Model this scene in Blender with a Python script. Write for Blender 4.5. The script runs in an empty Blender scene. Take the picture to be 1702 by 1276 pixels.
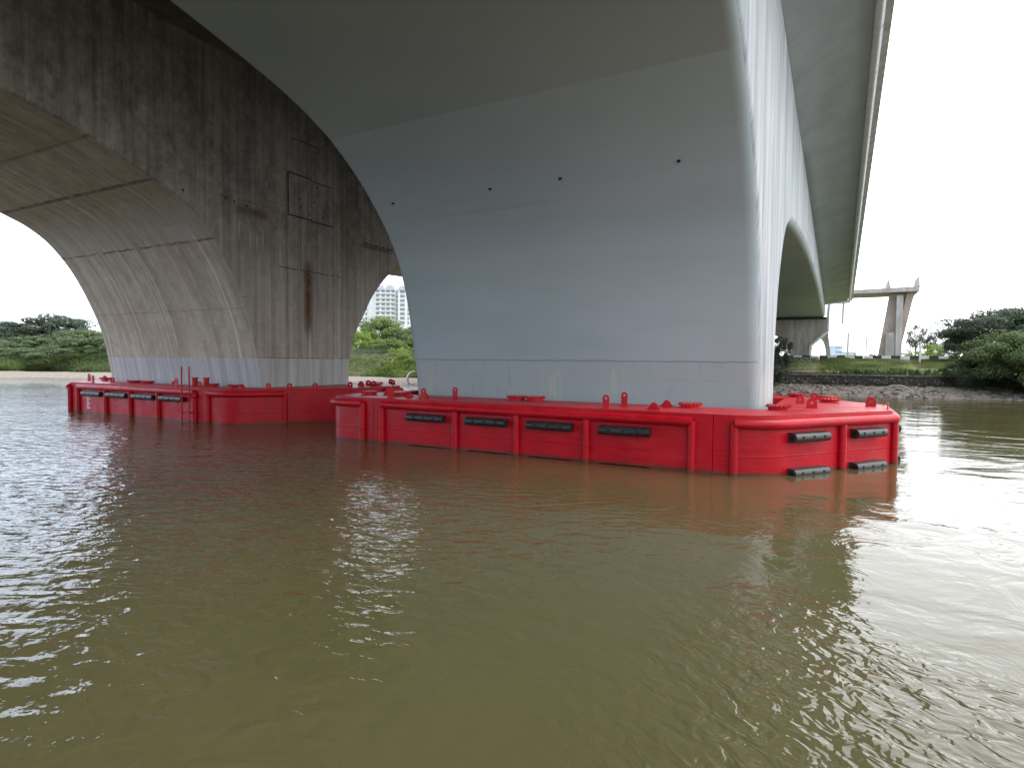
import bpy, bmesh, math, random
import numpy as np
from mathutils import Vector, Matrix

random.seed(7)
rng = np.random.default_rng(7)
S = bpy.context.scene
C = S.collection
PI = math.pi

# ------------------------------------------------------------------ camera
def make_camera(h=3.0, yaw=28.5, pitch=2.23, roll=0.5):
    y, p, r = map(math.radians, (yaw, pitch, roll))
    f = Vector((-math.sin(y) * math.cos(p), math.cos(y) * math.cos(p), -math.sin(p)))
    R0 = Vector((math.cos(y), math.sin(y), 0)); U0 = R0.cross(f)
    R = R0 * math.cos(r) + U0 * math.sin(r); U = -R0 * math.sin(r) + U0 * math.cos(r)
    cd = bpy.data.cameras.new('camera'); cd.sensor_width = 36; cd.lens = 36 * 1000 / 1702
    cd.clip_start = .1; cd.clip_end = 5000
    co = bpy.data.objects.new('camera', cd); C.objects.link(co)
    m = Matrix((R, U, -f)).transposed().to_4x4(); m.translation = (0, 0, h)
    co.matrix_world = m; S.camera = co
make_camera()
S.view_settings.view_transform = 'Standard'; S.view_settings.look = 'None'
S.view_settings.exposure = 1.45; S.view_settings.gamma = 1
S.view_settings.use_curve_mapping = False

# ------------------------------------------------------------------ node helper
class NT:
    def __init__(s, tree): s.t = tree; s.n = tree.nodes; s.l = tree.links
    def put(s, sock, v):
        if isinstance(v, bpy.types.NodeSocket): s.l.new(v, sock)
        elif isinstance(v, (tuple, list)):
            d = sock.default_value
            sock.default_value = (*v, 1) if len(d) == 4 and len(v) == 3 else v
        else: sock.default_value = v
    def m(s, op, a, b=0., c=0., clamp=False):
        n = s.n.new('ShaderNodeMath'); n.operation = op; n.use_clamp = clamp
        for i, v in enumerate((a, b, c)): s.put(n.inputs[i], v)
        return n.outputs[0]
    def pos(s):
        g = s.n.new('ShaderNodeNewGeometry'); x = s.n.new('ShaderNodeSeparateXYZ')
        s.l.new(g.outputs['Position'], x.inputs[0]); return x.outputs[0], x.outputs[1], x.outputs[2]
    def vec(s, x, y, z):
        n = s.n.new('ShaderNodeCombineXYZ')
        for i, v in enumerate((x, y, z)): s.put(n.inputs[i], v)
        return n.outputs[0]
    def sc(s, p, k, off=0.):
        return s.vec(*[s.m('MULTIPLY_ADD', p[i], float(k[i]), off) for i in range(3)])
    def noise(s, v, scale=1., detail=4., rough=.55, dist=0.):
        n = s.n.new('ShaderNodeTexNoise'); s.l.new(v, n.inputs['Vector'])
        n.inputs['Scale'].default_value = scale; n.inputs['Detail'].default_value = detail
        n.inputs['Roughness'].default_value = rough; n.inputs['Distortion'].default_value = dist
        return n.outputs['Fac']
    def step(s, v, lo, hi, to0=0., to1=1.):
        n = s.n.new('ShaderNodeMapRange'); n.interpolation_type = 'SMOOTHSTEP'
        s.put(n.inputs[0], v)
        for i, q in enumerate((lo, hi, to0, to1)): s.put(n.inputs[i + 1], q)
        return n.outputs[0]
    def mix(s, f, a, b, mode='MIX'):
        n = s.n.new('ShaderNodeMix'); n.data_type = 'RGBA'; n.blend_type = mode
        s.put(n.inputs[0], f); s.put(n.inputs[6], a); s.put(n.inputs[7], b)
        return n.outputs[2]
    def band(s, v, a, b, soft):     # 1 inside a..b
        return s.m('MULTIPLY', s.step(v, a - soft, a + soft), s.step(v, b - soft, b + soft, 1., 0.))
    def mx(s, *a):
        r = a[0]
        for q in a[1:]: r = s.m('MAXIMUM', r, q)
        return r
    def mul(s, *a):
        r = a[0]
        for q in a[1:]: r = s.m('MULTIPLY', r, q)
        return r
    def bump(s, h, dist=.02, strength=1., nrm=None):
        n = s.n.new('ShaderNodeBump'); n.inputs['Distance'].default_value = dist
        n.inputs['Strength'].default_value = strength; s.l.new(h, n.inputs['Height'])
        if nrm is not None: s.l.new(nrm, n.inputs['Normal'])
        return n.outputs[0]

def mat(name, color=(.5, .5, .5), rough=.6, metal=0., spec=.5, build=None):
    m = bpy.data.materials.new(name); m.use_nodes = True
    t = NT(m.node_tree); b = m.node_tree.nodes['Principled BSDF']
    t.b = b
    b.inputs['Base Color'].default_value = (*color, 1); b.inputs['Roughness'].default_value = rough
    b.inputs['Metallic'].default_value = metal; b.inputs['Specular IOR Level'].default_value = spec
    if build: build(t, b)
    return m

# ------------------------------------------------------------------ world + sun
SUN_EL, SUN_AZ = math.radians(52), math.radians(62)     # azimuth from +Y towards +X
w = bpy.data.worlds.new('World'); S.world = w; w.use_nodes = True
def world():
    t = NT(w.node_tree); bg = w.node_tree.nodes['Background']
    sky = t.n.new('ShaderNodeTexSky'); sky.sky_type = 'NISHITA'; sky.sun_disc = False
    sky.sun_elevation = SUN_EL; sky.sun_rotation = SUN_AZ
    tc = t.n.new('ShaderNodeTexCoord'); sp = t.n.new('ShaderNodeSeparateXYZ')
    t.l.new(tc.outputs['Generated'], sp.inputs[0])
    x, y, z = sp.outputs
    zz = t.m('ADD', t.m('ABSOLUTE', z), .22)
    u = t.vec(t.m('DIVIDE', x, zz), t.m('DIVIDE', y, zz), 0.)
    cl = t.noise(u, 1.1, 5, .55, .3)
    side = t.m('MULTIPLY_ADD', x, math.sin(SUN_AZ), t.m('MULTIPLY', y, math.cos(SUN_AZ)))
    br = t.step(side, -.75, .75, 10.2, 8.2)
    # the veiled sun brightens the overcast around its bearing, down to the horizon
    dt = t.m('MULTIPLY_ADD', x, math.sin(math.radians(38)) * .91, t.m('MULTIPLY_ADD', y, math.cos(math.radians(38)) * .91, t.m('MULTIPLY', z, .41)))
    br = t.m('ADD', br, t.step(dt, .45, 1.0, 0., 5.2))
    br = t.m('MULTIPLY', br, t.step(cl, .3, .7, .84, 1.1))
    col = t.mix(t.step(side, -.8, .5), (.74, .83, 1.0), (.98, 1.0, 1.03))
    vv = t.n.new('ShaderNodeVectorMath'); vv.operation = 'SCALE'
    t.l.new(col, vv.inputs[0]); t.l.new(br, vv.inputs['Scale'])
    out = t.mix(.93, sky.outputs[0], vv.outputs[0])
    t.l.new(out, bg.inputs[0]); bg.inputs[1].default_value = .11
world()
sd = bpy.data.lights.new('sun', 'SUN'); sd.energy = .5; sd.angle = math.radians(22); sd.color = (1, .97, .93)
so = bpy.data.objects.new('sun', sd); C.objects.link(so)
dv = Vector((math.sin(SUN_AZ) * math.cos(SUN_EL), math.cos(SUN_AZ) * math.cos(SUN_EL), math.sin(SUN_EL)))
so.rotation_euler = dv.to_track_quat('Z', 'Y').to_euler()

# ------------------------------------------------------------------ mesh helpers
def mesh_obj(name, verts, faces, m=None, parent=None, smooth=None, mats=None, fmat=None, tri=False):
    me = bpy.data.meshes.new(name); me.from_pydata([tuple(v) for v in verts], [], faces)
    if tri:
        bm = bmesh.new(); bm.from_mesh(me)
        if fmat is not None:
            bm.faces.ensure_lookup_table()
            for f, k in zip(bm.faces, fmat): f.material_index = k
        bmesh.ops.recalc_face_normals(bm, faces=bm.faces)
        bmesh.ops.triangulate(bm, faces=[f for f in bm.faces if len(f.verts) > 4]); bm.to_mesh(me); bm.free()
    elif fmat is not None:
        me.polygons.foreach_set('material_index', fmat)
    for q in (mats or ([m] if m else [])): me.materials.append(q)
    if smooth is not None:
        me.polygons.foreach_set('use_smooth', [True] * len(me.polygons)); me.set_sharp_from_angle(angle=math.radians(smooth))
    me.update()
    o = bpy.data.objects.new(name, me); C.objects.link(o)
    if parent: o.parent = parent
    return o
def thing(name, label, cat, loc=(0, 0, 0), group=None):
    o = bpy.data.objects.new(name, None); C.objects.link(o); o.location = loc
    o.empty_display_size = .3
    o['label'] = label; o['category'] = cat
    if group: o['group'] = group
    return o
def tag(o, label, cat, group=None):
    o['label'] = label; o['category'] = cat
    if group: o['group'] = group
    return o
def kind(o, k): o['kind'] = k; return o
class MB:
    def __init__(s): s.v = []; s.f = []
    def add(s, v, f):
        n = len(s.v); s.v += [tuple(q) for q in v]; s.f += [tuple(i + n for i in q) for q in f]; return s
    def box(s, x0, x1, y0, y1, z0, z1):
        return s.add([(x, y, z) for z in (z0, z1) for y in (y0, y1) for x in (x0, x1)],
            [(0, 2, 3, 1), (4, 5, 7, 6), (0, 1, 5, 4), (2, 6, 7, 3), (0, 4, 6, 2), (1, 3, 7, 5)])
    def tube(s, pts, r, n=12, cap=True):
        pts = [Vector(p) for p in pts]; rs = r if isinstance(r, (list, tuple)) else [r] * len(pts)
        up = None; rings = []
        for i, p in enumerate(pts):
            d = (pts[min(i + 1, len(pts) - 1)] - pts[max(i - 1, 0)]).normalized()
            if up is None: up = Vector((0, 0, 1)) if abs(d.z) < .9 else Vector((1, 0, 0))
            a = d.cross(up).normalized(); b = a.cross(d).normalized(); up = b
            rings.append([p + (a * math.cos(2 * PI * k / n) + b * math.sin(2 * PI * k / n)) * rs[i] for k in range(n)])
        f = []
        for i in range(len(pts) - 1):
            for k in range(n):
                f.append((i * n + k, i * n + (k + 1) % n, (i + 1) * n + (k + 1) % n, (i + 1) * n + k))
        if cap: f.append(tuple(range(n - 1, -1, -1))); f.append(tuple((len(pts) - 1) * n + k for k in range(n)))
        return s.add([v for q in rings for v in q], f)
    def prism(s, poly, o, a, b, e):
        """poly of (u,v) in the plane spanned by a,b at o, thickness vector e"""
        o, a, b, e = map(Vector, (o, a, b, e)); n = len(poly)
        v = [o + a * p[0] + b * p[1] for p in poly]; v += [q + e for q in v]
        f = [tuple(range(n)), tuple(range(2 * n - 1, n - 1, -1))] + [(i, i + n, (i + 1) % n + n, (i + 1) % n) for i in range(n)]
        return s.add(v, f)
    def build(s, name, m, parent=None, smooth=None, tri=False): return mesh_obj(name, s.v, s.f, m, parent, smooth, tri=tri)
def dup(o, parent=None, name=None):
    c = o.copy(); C.objects.link(c)
    if parent is not None: c.parent = parent
    for ch in list(o.children):
        d = ch.copy(); C.objects.link(d); d.parent = c
        for g in ch.children:
            e = g.copy(); C.objects.link(e); e.parent = d
    return c

# ------------------------------------------------------------------ materials
def m_old_web(t, b):
    x, y, z = p = t.pos()
    big = t.noise(t.sc(p, (.25, .25, .18)), 1, 5, .6)
    streak = t.noise(t.sc(p, (2.2, 2.2, .10)), 1, 6, .62)
    fine = t.noise(t.sc(p, (11, 11, .35)), 1, 4, .6)
    mott = t.noise(t.sc(p, (2.1, 2.1, 1.5), 5.), 1, 9, .74)
    f = t.m('ADD', t.m('MULTIPLY', streak, .38), t.m('MULTIPLY', mott, .80))
    f = t.m('ADD', f, t.m('MULTIPLY', t.m('SUBTRACT', big, .5), .5))
    c = t.mix(t.step(f, .36, .8), (.135, .127, .115), (.45, .42, .38))
    # lower part cleaner and warmer, upper soot darker (dirt washed from the deck joint)
    low = t.step(t.m('ADD', z, t.m('MULTIPLY', mott, 5.)), 8., 14., 1., 0.)
    c = t.mix(t.m('MULTIPLY', low, .55), c, (.44, .395, .34))
    c = t.mix(t.m('MULTIPLY', t.step(fine, .55, .75), .4), c, (.11, .10, .088))
    # board marks of the formwork
    bd = t.m('FRACT', t.m('MULTIPLY', y, 6.6)); bl = t.step(bd, .0, .12, 1., 0.)
    bcell = t.noise(t.vec(t.m('FLOOR', t.m('MULTIPLY', y, 6.6)), 3.3, 0.), 1.7, 0)
    c = t.mix(t.mul(t.step(bcell, .4, .7), .28), c, (.10, .092, .082))
    c = t.mix(t.mul(bl, .22, low), c, (.08, .07, .06))
    hb = t.m('ABSOLUTE', t.m('SUBTRACT', t.m('FRACT', t.m('MULTIPLY', t.m('ADD', z, t.m('MULTIPLY', big, .15)), .42)), .5))
    c = t.mix(t.mul(t.step(hb, 0., .012, 1., 0.), t.step(mott, .45, .6), .5), c, (.06, .055, .05))
    # lime runs
    run = t.noise(t.sc(p, (7, 7, .12), 9.), 1, 3, .5)
    rm = t.noise(t.sc(p, (.6, .6, .35), 2.), 1, 3, .5)
    c = t.mix(t.mul(t.step(run, .63, .69), t.step(rm, .42, .62), .38), c, (.42, .41, .38))
    drips = None
    for (yy, z0, z1, wd, s) in [(22.35, 4.2, 10.2, .035, .6), (23.5, 6.4, 10.2, .03, .4), (24.0, 6.9, 10.2, .025, .5), (19.9, 8.3, 9.1, .03, .9),
            (20.9, 7.6, 8.5, .035, 1.), (18.6, 8.6, 9.4, .03, .8), (19.2, 8.2, 8.9, .035, .9), (19.55, 8.3, 8.8, .03, .7), (25.0, 6.8, 7.9, .03, .8),
            (26.7, 6.6, 7.4, .03, .8), (22.2, 11.0, 15., .03, .3), (20.3, 3, 6.9, .05, .35), (21.1, 3, 6.9, .05, .45), (22.8, 2.6, 6.2, .05, .6), (24.9, 2.4, 6.0, .06, .4), (21.6, 3, 7.5, .07, .3)]:
        yw = t.m('ADD', y, t.m('MULTIPLY', t.m('SUBTRACT', fine, .5), .05))
        d = t.mul(t.band(yw, yy - wd, yy + wd, .03), t.band(z, z0, z1, .35), s)
        drips = d if drips is None else t.mx(drips, d)
    c = t.mix(drips, c, (.50, .48, .44))
    # rust
    rz = t.mul(t.step(t.m('ABSOLUTE', t.m('SUBTRACT', t.m('ADD', y, t.m('MULTIPLY', fine, .35)), 22.85)), .08, .5, 1., 0.), t.band(z, 4.4, 7.9, .6))
    r2 = t.mul(t.band(y, 18.4, 20.2, .4), t.step(t.m('ABSOLUTE', t.m('SUBTRACT', t.m('ADD', z, t.m('MULTIPLY', mott, .4)), 10.05)), .03, .3, 1., 0.))
    r3 = t.mul(t.band(y, 26.6, 29.3, .4), t.step(t.m('ABSOLUTE', t.m('SUBTRACT', t.m('ADD', z, t.m('MULTIPLY', mott, .4)), 9.8)), .02, .2, 1., 0.))
    c = t.mix(t.mul(t.mx(rz, t.mul(r2, .7), t.mul(r3, .7)), t.step(mott, .2, .55), .95), c, (.10, .035, .010))
    moss = t.mul(t.band(t.m('ADD', y, t.m('MULTIPLY', mott, .5)), 25.6, 26.3, .35), .3)
    c = t.mix(moss, c, (.10, .09, .035))
    # cracks along pour joints
    wob = t.m('MULTIPLY', t.m('SUBTRACT', t.noise(t.sc(p, (0, 1.6, 0)), 1, 6, .7), .5), .35)
    zc = t.m('ADD', z, wob); cr = None
    for (z0, ya, yb, wd) in [(7.55, 20.9, 25.1, .022), (14.1, 21.6, 23.4, .03), (9.75, 26.9, 29.6, .04), (10.3, 17.4, 20.3, .012), (3.03, 14, 27, .010)]:
        k = t.mul(t.step(t.m('ABSOLUTE', t.m('SUBTRACT', zc if z0 > 4 else z, z0)), wd * .4, wd * 1.6, 1., 0.), t.band(y, ya, yb, .2))
        cr = k if cr is None else t.mx(cr, k)
    cr = t.mul(cr, t.step(t.noise(t.sc(p, (0, 2.7, 0), 4.), 1, 3), .40, .50))
    for yj, zl in ((14.66, 10.), (12.34, 10.), (21.35, 9.5)):
        k = t.mul(t.step(t.m('ABSOLUTE', t.m('SUBTRACT', t.m('ADD', y, t.m('MULTIPLY', t.m('SUBTRACT', mott, .5), .12)), yj)), .02, .12, 1., 0.), t.step(fine, .35, .6), .5)
        c = t.mix(k, c, (.30, .29, .265) if yj < 20 else (.06, .055, .05))
    c = t.mix(t.mul(cr, .85), c, (.03, .026, .022))
    # grey paint below the waterline band
    pf = t.step(t.m('ADD', z, t.m('MULTIPLY', fine, .05)), 3.0, 3.06, 1., 0.)
    pc = t.mix(t.step(streak, .35, .7), (.30, .315, .32), (.45, .46, .455))
    pc = t.mix(t.mul(t.step(run, .52, .68), .5), pc, (.55, .53, .48))
    pc = t.mix(t.mul(t.step(fine, .55, .8), .45), pc, (.17, .165, .15))
    c = t.mix(pf, c, pc)
    t.l.new(c, b.inputs['Base Color']); b.inputs['Roughness'].default_value = .85
    h = t.m('ADD', t.m('MULTIPLY', mott, .5), t.m('MULTIPLY', t.noise(t.sc(p, (14, 14, 14)), 1, 4), .25))
    h = t.m('SUBTRACT', h, t.m('MULTIPLY', cr, 1.5)); h = t.m('SUBTRACT', h, t.m('MULTIPLY', bl, .12))
    t.l.new(t.bump(h, .03, .8), b.inputs['Normal'])
OLD_WEB = mat('old concrete side', build=m_old_web)
def m_old_soffit(t, b):
    x, y, z = p = t.pos()
    big = t.noise(t.sc(p, (.35, .22, .22)), 1, 5, .6)
    streak = t.noise(t.sc(p, (3.5, .14, .14)), 1, 6, .62)
    fine = t.noise(t.sc(p, (16, .5, .5)), 1, 4, .6)
    mott = t.noise(t.sc(p, (2.0, 1.5, 1.5), 5.), 1, 9, .72)
    f = t.m('ADD', t.m('MULTIPLY', streak, .5), t.m('MULTIPLY', mott, .65))
    c = t.mix(t.step(f, .38, .75), (.33, .285, .225), (.56, .50, .415))
    c = t.mix(t.mul(t.step(big, .45, .65), .4), c, (.38, .305, .23))
    bd = t.m('FRACT', t.m('MULTIPLY', x, 5.)); bl = t.step(bd, 0., .1, 1., 0.)
    bcell = t.noise(t.vec(t.m('FLOOR', t.m('MULTIPLY', x, 5.)), 1.3, 0.), 1.7, 0)
    c = t.mix(t.mul(t.step(bcell, .38, .7), .35), c, (.24, .215, .185))
    c = t.mix(t.mul(bl, .3), c, (.09, .08, .07))
    c = t.mix(t.mul(t.step(fine, .55, .8), .4), c, (.15, .13, .105))
    run = t.noise(t.sc(p, (8, .09, .09), 9.), 1, 3, .5)
    rm = t.noise(t.sc(p, (.7, .3, .3), 2.), 1, 3, .5)
    c = t.mix(t.mul(t.step(run, .62, .70), t.step(rm, .42, .6), .45), c, (.5, .48, .44))
    dr = None
    for (xx, z0, z1, wd, s) in [(-25.75, 1.9, 8.9, .055, .85), (-28.3, 4.2, 8.6, .05, .55), (-30.6, 3.6, 9.2, .05, .6), (-31.2, 3.2, 8.0, .035, .5), (-33.6, 3, 9.3, .07, .4), (-35.9, 2.6, 9.4, .04, .5), (-29.4, 7.6, 10., .03, .7), (-26.6, 9.0, 10.2, .03, .7)]:
        d = t.mul(t.band(t.m('ADD', x, t.m('MULTIPLY', t.m('SUBTRACT', big, .5), .25)), xx - wd, xx + wd, .035), t.band(z, z0, z1, .5), s)
        dr = d if dr is None else t.mx(dr, d)
    c = t.mix(dr, c, (.62, .60, .55))
    # paler cement-washed band and light patches
    bz = t.mul(t.band(t.m('ADD', z, t.m('MULTIPLY', t.m('SUBTRACT', mott, .5), .9)), 8.5, 9.6, .2), .45)
    c = t.mix(bz, c, (.36, .35, .32))
    pt = t.mul(t.band(x, -27.4, -25.9, .05), t.band(z, 8.35, 8.95, .03), .6)
    c = t.mix(pt, c, (.42, .41, .38))
    jz = t.m('ADD', z, t.m('MULTIPLY', t.m('SUBTRACT', t.noise(t.sc(p, (1.1, 0, 0)), 1, 5, .7), .5), .25))
    cr = t.mx(t.mul(t.step(t.m('ABSOLUTE', t.m('SUBTRACT', jz, 8.3)), .02, .06, 1., 0.), t.step(mott, .4, .55), .7),
              t.mul(t.step(t.m('ABSOLUTE', t.m('SUBTRACT', t.m('ADD', y, t.m('MULTIPLY', t.m('SUBTRACT', mott, .5), .25)), 14.66)), .02, .14, 1., 0.), t.step(mott, .3, .6), .8),
              t.mul(t.step(t.m('ABSOLUTE', t.m('SUBTRACT', t.m('ADD', y, t.m('MULTIPLY', t.m('SUBTRACT', mott, .5), .3)), 12.34)), .02, .14, 1., 0.), t.step(mott, .35, .65), .7),
              t.mul(t.step(t.m('ABSOLUTE', t.m('SUBTRACT', jz, 5.35)), .01, .03, 1., 0.), .3))
    c = t.mix(cr, c, (.06, .05, .04))
    pf = t.step(t.m('ADD', z, t.m('MULTIPLY', fine, .05)), 3.0, 3.06, 1., 0.)
    pc = t.mix(t.step(streak, .35, .7), (.34, .36, .375), (.50, .51, .52))
    pc = t.mix(t.mul(t.step(run, .52, .68), .4), pc, (.58, .56, .52))
    c = t.mix(pf, c, pc)
    t.l.new(c, b.inputs['Base Color']); b.inputs['Roughness'].default_value = .85
    h = t.m('ADD', t.m('MULTIPLY', mott, .4), t.m('MULTIPLY', t.noise(t.sc(p, (14, 14, 14)), 1, 4), .2))
    h = t.m('SUBTRACT', h, t.m('MULTIPLY', cr, 1.)); h = t.m('SUBTRACT', h, t.m('MULTIPLY', bl, .12))
    t.l.new(t.bump(h, .03, .8), b.inputs['Normal'])
OLD_SOF = mat('old concrete soffit', build=m_old_soffit)

def m_new_soffit(t, b):
    x, y, z = p = t.pos()
    big = t.noise(t.sc(p, (.12, .2, .3)), 1, 4, .6)
    lay = t.noise(t.sc(p, (.22, .9, 1.6)), 1, 6, .6)
    vs = t.noise(t.sc(p, (1.6, .15, .12)), 1, 5, .6)
    c = t.mix(t.step(big, .35, .65), (.315, .385, .41), (.355, .425, .445))
    c = t.mix(t.mul(t.step(lay, .4, .7), .22), c, (.41, .46, .48))
    c = t.mix(t.mul(t.step(vs, .5, .75), .14), c, (.33, .35, .35))
    upz = t.m('ADD', z, t.m('MULTIPLY', t.m('SUBTRACT', lay, .5), .5))
    c = t.mix(t.mul(t.step(upz, 9.6, 12.2), .3), c, (.26, .305, .30))
    # pour lines
    wob = t.m('MULTIPLY', t.m('SUBTRACT', t.noise(t.sc(p, (.7, 0, 0)), 1, 4, .6), .5), .12)
    zw = t.m('ADD', z, wob)
    ln = t.mx(t.step(t.m('ABSOLUTE', t.m('SUBTRACT', zw, 3.0)), .01, .045, 1., 0.),
              t.mul(t.step(t.m('ABSOLUTE', t.m('SUBTRACT', zw, 2.35)), .01, .03, 1., 0.), t.step(lay, .5, .6), .5),
              t.mul(t.step(t.m('ABSOLUTE', t.m('SUBTRACT', zw, 5.6)), .01, .04, 1., 0.), t.step(vs, .5, .6), .3),
              t.mul(t.step(t.m('ABSOLUTE', t.m('SUBTRACT', zw, 8.35)), .02, .10, 1., 0.), t.band(x, -13.5, -9, .8), .3))
    c = t.mix(t.mul(ln, .5), c, (.14, .15, .16))
    lowf = t.step(zw, 2.85, 3.05, 1., 0.)
    c = t.mix(t.mul(lowf, .35), c, (.37, .385, .37))
    fv = t.noise(t.sc(p, (9, 9, .3)), 1, 4, .6)
    dr = t.mul(t.mx(t.band(x, -10.0, -9.2, .2), t.band(x, -7.25, -7.0, .1), t.band(x, -6.8, -6.65, .06), t.mul(t.band(x, -15.6, -14.9, .3), .5)), t.band(z, 1., 2.75, .2), t.step(fv, .40, .60), .7)
    c = t.mix(dr, c, (.46, .48, .38))
    drk = t.mul(lowf, t.step(t.noise(t.sc(p, (2.5, 2.5, .4), 3.), 1, 4), .55, .7), .25)
    c = t.mix(drk, c, (.17, .17, .17))
    t.l.new(c, b.inputs['Base Color']); b.inputs['Roughness'].default_value = .62
    h = t.m('ADD', t.m('MULTIPLY', lay, .8), t.m('MULTIPLY', t.noise(t.sc(p, (9, 9, 9)), 1, 3), .1))
    h = t.m('SUBTRACT', h, t.m('MULTIPLY', ln, .5))
    t.l.new(t.bump(h, .02, .6), b.inputs['Normal'])
NEW_SOF = mat('painted concrete soffit', build=m_new_soffit)
def m_new_web(t, b):
    x, y, z = p = t.pos()
    yc = t.m('MULTIPLY', y, 1.)
    v1 = t.noise(t.sc(p, (.3, .9, .10)), 1, 5, .6, .3)
    v2 = t.noise(t.sc(p, (.3, 3.4, .16)), 1, 5, .65, .4)
    v3 = t.noise(t.sc(p, (2, 5, 1.2)), 1, 5, .65)
    c = t.mix(t.step(v1, .35, .65), (.24, .27, .295), (.40, .425, .445))  # light and shade of the wavy ridges put into the colour too
    c = t.mix(t.mul(t.step(v2, .48, .68), .55), c, (.19, .21, .23))
    c = t.mix(t.mul(t.step(z, 2.2, 3.0, 1., 0.), .35), c, (.46, .48, .44))
    st = t.m('FRACT', t.m('MULTIPLY', y, 1.15)); sl = t.mul(t.step(st, 0., .14, 1., 0.), t.step(z, 6., 11.), t.step(y, 27., 31.))
    c = t.mix(t.mul(sl, .4), c, (.30, .33, .34))
    t.l.new(c, b.inputs['Base Color']); b.inputs['Roughness'].default_value = .6; b.inputs['Specular IOR Level'].default_value = .22
    h = t.m('ADD', t.m('MULTIPLY', v1, 2.2), t.m('ADD', t.m('MULTIPLY', v2, .9), t.m('MULTIPLY', v3, .15)))
    h = t.m('SUBTRACT', h, t.m('MULTIPLY', sl, .5))
    t.l.new(t.bump(h, .12, .9), b.inputs['Normal'])
NEW_WEB = mat('painted concrete side', build=m_new_web)
def m_flange(c0, c1):
    def f(t, b):
        p = t.pos()
        a = t.noise(t.sc(p, (.5, .3, .5)), 1, 5, .6); q = t.noise(t.sc(p, (.4, 2.5, .4)), 1, 4, .6)
        c = t.mix(t.step(a, .35, .65), c0, c1)
        ln = t.step(t.m('FRACT', t.m('MULTIPLY', p[1], .29)), 0., .015, 1., 0.)
        c = t.mix(t.mul(ln, .35), c, (.1, .1, .1)); c = t.mix(t.mul(t.step(q, .5, .75), .15), c, (.2, .2, .2))
        t.l.new(c, b.inputs['Base Color']); b.inputs['Roughness'].default_value = .75
        t.l.new(t.bump(a, .02, .5), b.inputs['Normal'])
    return f
FLANGE = mat('painted deck underside', build=m_flange((.27, .31, .345), (.32, .36, .395)))
FLANGE_OLD = mat('old deck underside', build=m_flange((.12, .11, .10), (.2, .19, .17)))
def m_noisy(c0, c1, sc=1., rough=.8, bd=.02, k=(1, 1, 1), spec=.5):
    def f(t, b):
        tc = t.n.new('ShaderNodeTexCoord'); s_ = t.n.new('ShaderNodeSeparateXYZ')
        t.l.new(tc.outputs['Object'], s_.inputs[0]); p = s_.outputs
        a = t.noise(t.sc(p, k), sc, 6, .62)
        t.l.new(t.mix(t.step(a, .33, .67), c0, c1), b.inputs['Base Color'])
        b.inputs['Roughness'].default_value = rough; b.inputs['Specular IOR Level'].default_value = spec
        t.l.new(t.bump(a, bd, .7), b.inputs['Normal'])
    return f
PARAPET = mat('parapet concrete', build=m_noisy((.30, .31, .31), (.42, .43, .42), 1.5))
PIPE = mat('drain pipe plastic', build=m_noisy((.52, .53, .54), (.62, .63, .64), 2., .45, .004))
CONC = mat('pale concrete', build=m_noisy((.24, .225, .21), (.36, .34, .32), .8, k=(2, 2, .4)))
TAN = mat('tan concrete', build=m_noisy((.25, .20, .17), (.34, .28, .24), .5, k=(1, 1, .5)))

def m_red(t, b):
    x, y, z = p = t.pos()
    a = t.noise(t.sc(p, (1.2, 1.2, 1.2)), 1, 5, .6); g = t.noise(t.sc(p, (25, 25, 25)), 1, 3, .6)
    roll = t.noise(t.sc(p, (1., 1., 9.)), 1, 4, .6)
    c = t.mix(t.step(a, .35, .65), (.36, .001, .008), (.44, .0012, .011))
    c = t.mix(t.mul(t.step(roll, .5, .75), .25), c, (.52, .004, .022))
    wet = t.step(t.m('ADD', z, t.m('MULTIPLY', t.noise(t.sc(p, (3, 3, 2), 2.), 1, 5, .65), .22)), .12, .26, 1., 0.)
    c = t.mix(t.mul(wet, .8), c, (.085, .025, .014))
    fade = t.noise(t.sc(p, (.45, .45, 1.4), 8.), 1, 6, .68)
    c = t.mix(t.mul(t.step(fade, .52, .72), .22), c, (.50, .05, .06))
    spot = t.mul(t.step(t.noise(t.sc(p, (9, 9, 5), 1.), 1, 5, .7), .66, .72), t.step(fade, .45, .6), .6)
    c = t.mix(spot, c, (.10, .025, .012))
    run = t.mul(t.step(t.noise(t.sc(p, (6, 6, .35), 3.), 1, 4, .6), .60, .74), t.step(z, 1.58, 1.3), .30)
    c = t.mix(run, c, (.30, .03, .025))
    sky_sheen = t.mul(t.step(z, 1.585, 1.598), t.step(a, .3, .7), .06)  # pale pink sky sheen painted onto the deck tops
    c = t.mix(sky_sheen, c, (.45, .22, .2))
    t.l.new(c, b.inputs['Base Color'])
    t.put(b.inputs['Roughness'], t.step(a, .3, .7, .34, .5))
    weld = t.mx(t.step(t.m('ABSOLUTE', t.m('SUBTRACT', z, t.m('MULTIPLY_ADD', a, .05, .48))), .008, .022, 1., 0.),
                t.step(t.m('ABSOLUTE', t.m('SUBTRACT', z, t.m('MULTIPLY_ADD', a, .03, 1.52))), .005, .014, 1., 0.))
    h = t.m('ADD', t.m('MULTIPLY', g, .12), t.m('ADD', t.m('MULTIPLY', a, 1.6), t.m('MULTIPLY', roll, .35)))
    h = t.m('ADD', h, t.m('MULTIPLY', weld, .35))
    t.l.new(t.bump(h, .02, .8), b.inputs['Normal'])
RED = mat('red marine paint', spec=.26, build=m_red)
RUBBER = mat('black rubber', build=m_noisy((.012, .013, .014), (.03, .032, .032), 6, .42, .004))
HOLE = mat('hole shade black', (.004, .004, .004), .9)  # for solid discs: the shade inside a hole put into the colour
WHITE = mat('white paint', (.7, .7, .7), .6)
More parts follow.
